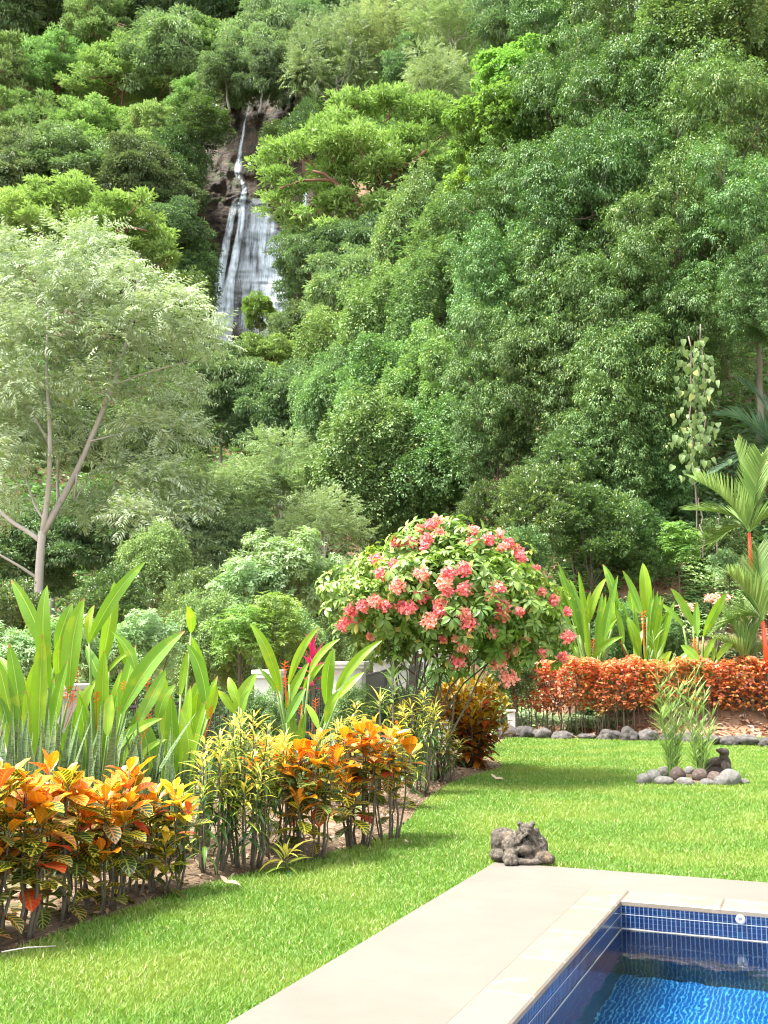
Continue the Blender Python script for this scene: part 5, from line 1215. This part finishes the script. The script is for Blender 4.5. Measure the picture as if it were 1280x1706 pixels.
# ------------------------------------------------------------------ fence
rng = np.random.default_rng(33)
t = NT('white render'); wh = t.done(t.surf(t.mix(t.rng(t.noise(3, None, 6), .4, .7), (.52, .51, .49), (.40, .39, .36)), .8, .3, t.bump(t.noise(60), .15, .005)))
t = NT('black steel'); bk = t.done(t.surf((.025, .026, .028), .45, .5))
t = NT('dark grey gate boards'); gk = t.done(t.surf(t.mix(t.noise(20), (.06, .06, .06), (.12, .12, .115)), .5, .5))
fang = math.atan2(fd[1], fd[0])
def pillar(px, Y, topy, wpx, label, low=-.6):
    c = P(px, topy, Y); w_ = wpx * Y / F * .88; root = thing('fence_pillar', (c[0], Y, low), label, 'fence pillar', 'white pillars of the garden fence')
    h = c[2] - low; g = Geo(); box(g, (0, 0, 0), w_, w_ * .9, h - .10, -.12); g.obj('shaft', wh, root)
    g = Geo(); box(g, (0, 0, h - .10), w_ * 1.18, w_ * 1.08, .05, -.12); box(g, (0, 0, h - .0495), w_ * 1.22, w_ * 1.12, .0495, -.12); o = g.obj('cap', wh, root)
    m = o.modifiers.new('b', 'BEVEL'); m.width = .008; m.segments = 2
    return np.array([c[0], Y, c[2]])
p1 = pillar(78, 10.0, 1140, 112, 'broad white fence pillar behind the tall heliconia leaves at the left')
p2 = pillar(448, 13.0, 1116, 46, 'white fence pillar half hidden by the fan shaped heliconia')
p3 = pillar(580, 15.4, 1102, 58, 'white fence pillar with its railing to the left and the dark gate to the right')
p4 = pillar(652, 17.0, 1091, 62, 'white fence pillar right of the dark gate, under the pink tree')
p5 = pillar(728, 19.0, 1080, 52, 'farthest white fence pillar, seen through the stems of the pink tree')
def railing(a, b, label, solid=False, group='metal panels of the garden fence'):
    a, b = np.array(a, float), np.array(b, float); root = thing('garden_gate' if solid else 'metal_railing', (*a[:2], -.4), label, 'gate' if solid else 'railing', None if solid else group)
    o = np.array([*a[:2], -.4]); A, B = a - o, b - o; L = np.linalg.norm((B - A)[:2]); u = nrm(B - A)
    g = Geo(); tube(g, [A, B], .018, 6); g.obj('rail', bk, root)
    dn = np.array([0, 0, -.95]); g = Geo(); tube(g, [A + dn, B + dn], .018, 6); g.obj('rail', bk, root)
    g = Geo(); n = int(L / (.05 if solid else .105))
    for q in range(n + 1):
        p = A + (B - A) * q / n
        if solid: box(g, p + dn, .049, .015, .95, math.atan2(u[1], u[0]))
        else: tube(g, [p + dn, p], .0075, 5, cap=False)
    g.obj('boards' if solid else 'bars', gk if solid else bk, root)
def q3(px, py, Y): return P(px, py, Y)
railing(q3(137, 1182, 10.1), q3(284, 1176, 10.9), 'black railing between the broad left pillar and the thin post')
railing(q3(287, 1172, 10.95), q3(413, 1162, 12.7), 'black railing left of the half hidden pillar')
railing(q3(480, 1152, 13.3), q3(552, 1136, 15.1), 'black railing behind the crimson ti plant')
railing(q3(606, 1126, 15.7), q3(646, 1116, 16.8), 'dark grey boarded gate between two white pillars', True)
railing(q3(680, 1112, 17.3), q3(705, 1104, 18.8), 'black railing seen between the stems of the pink tree')
post = thing('fence_post', q3(284, 1172, 10.92) * [1, 1, 0] - [0, 0, .4], 'thin black steel post in the railing beside the drooping heliconia', 'post')
h = q3(284, 1172, 10.92)[2] + .4; g = Geo(); box(g, (0, 0, 0), .05, .05, h); g.obj('shaft', bk, post); g = Geo(); box(g, (0, 0, h), .065, .065, .015); g.obj('cap', bk, post)
c = G(856, 1226); wp = thing('white_post', c, 'short white post at the left end of the hedge', 'post'); hh = P(856, 1168, c[1])[2]
g = Geo(); box(g, (0, .25, -.1), .14, .14, hh - .12); g.obj('shaft', wh, wp); g = Geo(); box(g, (0, .25, hh - .22), .17, .17, .03); g.obj('cap', wh, wp)

# ------------------------------------------------------------------ stones
def stonemat(name, A, B, C):
    t = NT(name); tc = t.n('TexCoord').outputs['Object']; oi = t.n('ObjectInfo').outputs['Random']
    c = t.mix(t.rng(t.noise(7, tc, 7, .65), .35, .65), A, B); c = t.mix(t.rng(t.noise(26, tc, 6, .7), .56, .68), c, C); h = t.n('HueSaturation'); t.set(h, 'Color', c); t.set(h, 'Value', t.rng(oi, 0, 1, .75, 1.25))
    return t.done(t.surf(h.outputs[0], .85, .3, t.bump(t.noise(35, tc, 8, .7), .7, .02)))
boul = stonemat('boulder', (.045, .041, .037), (.10, .088, .082), (.16, .145, .135)); peb = stonemat('river stone', (.09, .086, .078), (.145, .137, .126), (.20, .19, .175)); pebd = stonemat('dark river stone', (.06, .045, .038), (.11, .078, .065), (.17, .13, .11))
def stone(c, rx, ry, rz, seed, name, label, mat, group, rough=.22, parent=None):
    bm = bmesh.new(); bmesh.ops.create_icosphere(bm, subdivisions=4, radius=1); r_ = random.Random(seed); off = r_.uniform(0, 99)
    for v in bm.verts:
        p = v.co.copy(); d = 1 + rough * mnoise.noise((p.x * 1.1 + off, p.y * 1.1, p.z * 1.1)) + rough * .35 * mnoise.noise((p.x * 3 + off, p.y * 3, p.z * 3))
        v.co = Vector((p.x * rx * d, p.y * ry * d, max(-.75, p.z) * rz * d))
    me = bpy.data.meshes.new(name); bm.to_mesh(me); bm.free(); me.polygons.foreach_set('use_smooth', [True] * len(me.polygons)); me.materials.append(mat)
    o = bpy.data.objects.new(name, me); SC.collection.objects.link(o); o.location = [float(q) for q in c]; o.rotation_euler = (r_.uniform(-.1, .1), r_.uniform(-.12, .12), r_.uniform(-.4, .4))
    tag(o, label, 'stone', group); return o
ORD = ['first', 'second', 'third', 'fourth', 'fifth', 'sixth', 'seventh', 'eighth', 'ninth', 'tenth', 'eleventh', 'twelfth', 'thirteenth', 'fourteenth', 'fifteenth', 'sixteenth']
BO = [(848, 1219, 15, 10), (877, 1221, 15, 10), (907, 1223, 16, 9), (941, 1226, 17, 7), (980, 1228, 14, 5), (1017, 1225, 17, 9), (1051, 1225, 15, 11), (1083, 1226, 16, 10), (1115, 1229, 12, 6), (1150, 1229, 20, 8), (1190, 1234, 13, 9), (1218, 1235, 13, 9), (1252, 1235, 20, 9), (1283, 1238, 12, 8)]
for q, (a, b, rx, ry) in enumerate(BO):
    c = G(a, b + ry); s_ = c[1] / F
    stone((c[0], c[1] + .12, ry * s_ * .72), rx * s_ * 1.08, .17, ry * s_ * 1.25, 50 + q, 'boulder', f'{ORD[q]} dark grey boulder from the left in the row at the hedge foot', boul, 'boulders edging the hedge', .34)
IS = [(1076, 1299, 12, 10, 0, 'grey brown stone at the left end of the pebble ring'), (1092, 1294, 13, 11, 0, 'round brownish stone second from the left in the pebble ring'), (1109, 1286, 11, 9, 1, 'pale stone at the back left of the pebble ring'), (1110, 1302, 16, 8, 0, 'flat grey stone at the front left of the pebble ring'),
 (1133, 1290, 13, 12, 2, 'dark reddish stone behind the reed stems'), (1147, 1303, 15, 7, 0, 'flat grey stone at the middle front of the pebble ring'), (1170, 1292, 13, 11, 2, 'dark brown stone between the two reed clumps'), (1182, 1304, 12, 6, 1, 'small flat pale stone at the front right of the pebble ring'), (1195, 1296, 12, 11, 2, 'dark egg shaped stone left of the largest pale one'), (1207, 1302, 14, 9, 1, 'rounded pale stone at the front of the largest one'), (1222, 1296, 18, 14, 1, 'largest pale egg shaped stone in the pebble ring'), (1244, 1303, 9, 5, 1, 'small sandy stone at the right end of the pebble ring'), (1152, 1284, 9, 7, 0, 'small stone at the back of the pebble ring'), (1066, 1303, 6, 3, 1, 'tiny pale stone left of the pebble ring')]
for q, (a, b, rx, ry, m_, lb) in enumerate(IS):
    front = G(a, b + ry); s_ = front[1] / F
    stone((front[0], front[1] + rx * s_ * .7, ry * s_ * .75), rx * s_, rx * s_ * .85, ry * s_ * 1.15, 90 + q, 'river_stone', lb, (peb, peb, pebd)[m_], 'river stones round the reeds', .13)
ic = G(1160, 1299); g = Geo(); a = np.linspace(0, 2 * math.pi, 40, endpoint=False); rr = .64 + .05 * np.sin(a * 5)
g.add(np.vstack([[(ic[0], ic[1], .03)], np.stack([ic[0] + np.cos(a) * rr, ic[1] + np.sin(a) * rr * .9, np.full(40, .006)], 1)]), T=[(0, 1 + q, 1 + (q + 1) % 40) for q in range(40)])
tag(g.obj('planting_soil', soilm), kind='structure')
# reeds
t = NT('reed leaf'); a_ = t.attr('lf'); M['reed'] = t.leafy(t.mix(a_[0], (.10, .21, .03), (.26, .38, .07)), .35, .45)
def reeds(px, py, tops, label):
    b = G(px, py); root = thing('reed_plant', b, label, 'reed plant'); gs, gl = Geo(), Geo()
    for (tx, ty, bx) in tops:
        T_ = P(tx, ty, b[1] + rng.uniform(-.15, .15)) - b; B_ = G(bx, py) - b; B_[2] = -.02; pts = bez(B_, B_ * .6 + T_ * .4 + [0, 0, .1], T_, 12); tube(gs, pts, np.linspace(.009, .003, 12), 5)
        n = 30; k = rng.uniform(.12, .98, n); C = np.stack([np.interp(k, np.linspace(0, 1, 12), pts[:, q]) for q in range(3)], 1); sg = np.where(rng.random(n) < .5, -1, 1)
        D = np.stack([sg * rng.uniform(.25, .6, n), rng.normal(0, .25, n), rng.uniform(.6, 1.1, n)], 1); leaves(gl, C, D, np.stack([-sg * .5, -np.ones(n) * .6, np.ones(n) * .6], 1), rng.uniform(.14, .30, n), .019, 'lance', 1, 4, rng.uniform(0, .8, n), .2)
    gs.obj('stems', M['greenstem'], root, True); gl.obj('foliage', M['reed'], root, True)
reeds(1122, 1296, [(1088, 1050, 1116), (1096, 1120, 1118), (1108, 1150, 1120), (1120, 1170, 1121), (1132, 1130, 1123), (1140, 1190, 1124), (1100, 1180, 1119), (1115, 1100, 1120), (1128, 1210, 1126)], 'tall slender reed clump at the left of the pebble ring')
reeds(1168, 1298, [(1145, 1130, 1164), (1158, 1110, 1167), (1175, 1150, 1168), (1190, 1180, 1170), (1150, 1190, 1165), (1168, 1200, 1168), (1182, 1215, 1172), (1140, 1160, 1166)], 'slender reed clump right of the taller one in the pebble ring')

# ------------------------------------------------------------------ stone frogs
def blobs(name, parts, vox, mat, parent=None, disp=.004, cuts=()):
    bm = bmesh.new()
    for (c, r, rot) in parts:
        tmp = bmesh.ops.create_icosphere(bm, subdivisions=3, radius=1)
        R = Vector((0, 0, 0)); e = __import__('mathutils').Euler(rot).to_matrix()
        for v in tmp['verts']: v.co = e @ Vector((v.co.x * r[0], v.co.y * r[1], v.co.z * r[2])) + Vector(c)
    me = bpy.data.meshes.new(name); bm.to_mesh(me); bm.free(); o = bpy.data.objects.new(name, me); SC.collection.objects.link(o)
    m = o.modifiers.new('r', 'REMESH'); m.mode = 'VOXEL'; m.voxel_size = vox
    sm = o.modifiers.new('s', 'SMOOTH'); sm.iterations = 1; sm.factor = .5
    bpy.context.view_layer.update(); dg = bpy.context.evaluated_depsgraph_get(); me2 = bpy.data.meshes.new_from_object(o.evaluated_get(dg)); o.modifiers.clear(); o.data = me2
    for v in me2.vertices:
        n_ = v.normal; p = v.co; v.co = p + n_ * disp * (mnoise.fractal((p.x * 38, p.y * 38, p.z * 38), .8, 2, 4) + .6 * mnoise.noise(p * 12)); v.co.z = max(v.co.z, 0.0)
        for (cc, rr, dd) in cuts:
            q = (Vector(cc) - v.co).length
            if q < rr: v.co -= n_ * dd * (1 - (q / rr) ** 2)
    me2.polygons.foreach_set('use_smooth', [True] * len(me2.polygons)); me2.materials.clear(); me2.materials.append(mat)
    if parent is not None: o.parent = parent
    return o
t = NT('weathered carved stone'); tc = t.n('TexCoord').outputs['Object']
n1 = t.noise(14, tc, 8, .7); c = t.mix(t.rng(n1, .38, .62), (.036, .030, .023), (.125, .106, .084)); c = t.mix(t.rng(t.noise(55, tc, 5, .7), .52, .70), c, (.18, .155, .135)); c = t.mix(t.rng(t.noise(7, tc, 4), .60, .72), c, (.19, .12, .055)); c = t.mix(t.rng(t.noise(24, tc, 6, .7), .60, .70), c, (.02, .018, .015))
frogm = t.done(t.surf(c, .92, .2, t.bump(t.noise(90, tc, 8, .75), .9, .01)))
fb = G(875, 1441, .03); fr = thing('frog_statue', (fb[0], fb[1] + .16, .03), 'weathered stone frog statue crouching on the corner of the pool deck', 'statue')
# local x right, y away, z up; front faces the camera
def arc(n, dz=0., dy=0.):
    out = []
    for k in range(n):
        u = k / (n - 1) * 2 - 1; out.append((.030 + u * .098, -.128 + .045 * abs(u) ** 1.5 + dy, .232 - .125 * abs(u) ** 1.25 + dz))
    return out
FP = [((.03, .01, .12), (.125, .12, .125), (0, 0, 0)), ((.03, -.03, .20), (.095, .085, .075), (-.3, 0, 0)), ((.03, -.06, .252), (.066, .075, .040), (-.35, 0, 0)), ((.03, -.115, .245), (.048, .035, .028), (-.2, 0, 0)),
 ((-.022, -.075, .292), (.024, .026, .024), (0, 0, 0)), ((.082, -.070, .290), (.024, .026, .024), (0, 0, 0)),
 ((.03, -.095, .165), (.090, .050, .065), (0, 0, 0)), ((.03, -.11, .105), (.095, .050, .050), (0, 0, 0)),
 ((-.145, .05, .165), (.095, .11, .080), (0, .1, .1)), ((-.185, .06, .135), (.07, .09, .105), (0, 0, 0)), ((-.15, .05, .20), (.10, .08, .045), (0, .0, 0)), ((-.10, .0, .13), (.08, .09, .10), (0, 0, 0)), ((-.115, -.075, .125), (.066, .062, .066), (0, 0, 0)), ((-.105, -.11, .07), (.055, .055, .06), (0, 0, 0)),
 ((-.195, -.01, .045), (.068, .095, .050), (0, 0, .4)), ((-.115, -.145, .040), (.066, .060, .044), (0, 0, 0)), ((-.150, -.19, .024), (.020, .030, .026), (0, 0, .3)), ((-.115, -.197, .024), (.019, .030, .026), (0, 0, 0)), ((-.08, -.19, .024), (.019, .030, .026), (0, 0, -.3)),
 ((.03, -.145, .022), (.14, .050, .028), (0, 0, 0)), ((.145, -.03, .105), (.068, .08, .070), (0, 0, 0)), ((.15, .05, .095), (.08, .09, .10), (0, 0, 0)), ((.15, -.11, .048), (.090, .065, .050), (0, 0, .1)), ((.20, -.13, .038), (.058, .058, .040), (0, 0, 0)), ((.13, .03, .20), (.03, .04, .05), (0, 0, 0)), ((.0, .12, .10), (.16, .09, .095), (0, 0, 0))]
FP += [(p, (.015, .018, .012), (0, 0, 0)) for p in arc(19, 0, -.012)]
CUTS = [(p, .018, .014) for p in arc(19, -.026, -.012)] + [((-.034, -.085, .290), .012, .010), ((.088, -.085, .286), .012, .008), ((-.055, -.12, .13), .022, .016), ((.095, -.11, .12), .022, .014), ((.0, -.16, .064), .032, .014), ((.06, -.16, .064), .032, .014), ((-.165, -.07, .10), .025, .016), ((-.15, -.06, .17), .02, .012), ((.12, -.09, .095), .02, .012)]
body = blobs('body', FP, .0065, frogm, fr, .0038, CUTS); body.scale = (.93, 1, 1)
t = NT('dark eye pit'); eye = t.done(t.surf((.02, .018, .016), .4))
for ex in (-.030, .086):
    g = Geo(); o_ = stone((ex, -.096, .292), .009, .007, .010, 3, 'eye', None, eye, None, 0); o_.parent = fr; 
    for k in ('label', 'category', 'group'): 
        if k in o_: del o_[k]
# second statue
lb_ = G(1214, 1300); lz = thing('lizard_statue', (lb_[0], lb_[1] + .30, .03), 'dark stone reptile statue with a raised head behind the pebble ring', 'statue')
u = lb_[1] / F
LP = [((-.20, .05, .16), (.14, .09, .075), (0, .15, 0)), ((-.06, .03, .19), (.13, .10, .07), (0, -.1, 0)), ((.06, .0, .17), (.10, .10, .12), (0, 0, 0)), ((.05, -.03, .27), (.065, .07, .09), (0, 0, 0)), ((.03, -.05, .345), (.080, .075, .052), (0, .35, .2)), ((-.035, -.06, .360), (.045, .05, .030), (0, .3, 0)), ((.085, -.02, .33), (.05, .06, .06), (0, 0, 0)), ((-.005, -.09, .372), (.02, .02, .02), (0, 0, 0)), ((.06, -.08, .375), (.02, .02, .02), (0, 0, 0)),
 ((.03, -.08, .12), (.05, .05, .10), (0, 0, 0)), ((.10, -.06, .10), (.05, .06, .12), (0, -.3, 0)), ((.17, -.06, .035), (.085, .05, .030), (0, .2, 0)), ((-.27, .04, .10), (.09, .09, .12), (0, 0, 0)), ((-.26, -.02, .05), (.10, .07, .05), (0, 0, 0)), ((-.05, .03, .07), (.18, .08, .075), (0, 0, 0)), ((-.30, .08, .20), (.03, .04, .05), (0, 0, 0)), ((.0, -.02, .06), (.1, .08, .07), (0, 0, 0))]
lm = stonemat('dark carved stone', (.035, .026, .022), (.075, .058, .048), (.12, .10, .08)); blobs('body', [((c[0] * .85, c[1], c[2] * .92), tuple(q * .9 for q in r), ro) for c, r, ro in LP], .009, lm, lz, .004)

# fallen leaf on the lawn, small things
t = NT('dry leaf'); dl = t.leafy((.55, .42, .30), .2, .7)
def fallen(px, py, L, label, lying='on'):
    c = G(px, py, .05); g = Geo(); leaves(g, [(0, 0, 0)], [[1, .3, .12]], [[-.1, -.3, 1]], L, L * .45, 'ell', 2, 5, .8, .5); leaves(g, [(.02, .01, 0)], [[-.5, .2, .3]], [[0, -.4, 1]], L * .6, L * .3, 'ell', 2, 5, -.4, .5)
    o = g.obj('fallen_leaf', dl, None, True, c); tag(o, label, 'leaf', 'fallen leaves on the grass')
fallen(826, 1298, .17, 'dry curled leaf lying on the lawn beyond the end of the bed')
fallen(374, 1472, .13, 'dry pinkish leaf at the lawn edge below the striped crotons')
fallen(675, 1402, .05, 'tiny white scrap on the soil at the bend of the bed')
# twig lying on the bed
c = G(45, 1582, .06); g = Geo(); tube(g, [(-.12, -.05, 0), (0, 0, .01), (.13, .07, .0)], [.004, .004, .003], 5); tag(g.obj('fallen_twig', M['palebark'], None, True, c), 'thin pale stick lying on the soil at the left end of the bed', 'twig')
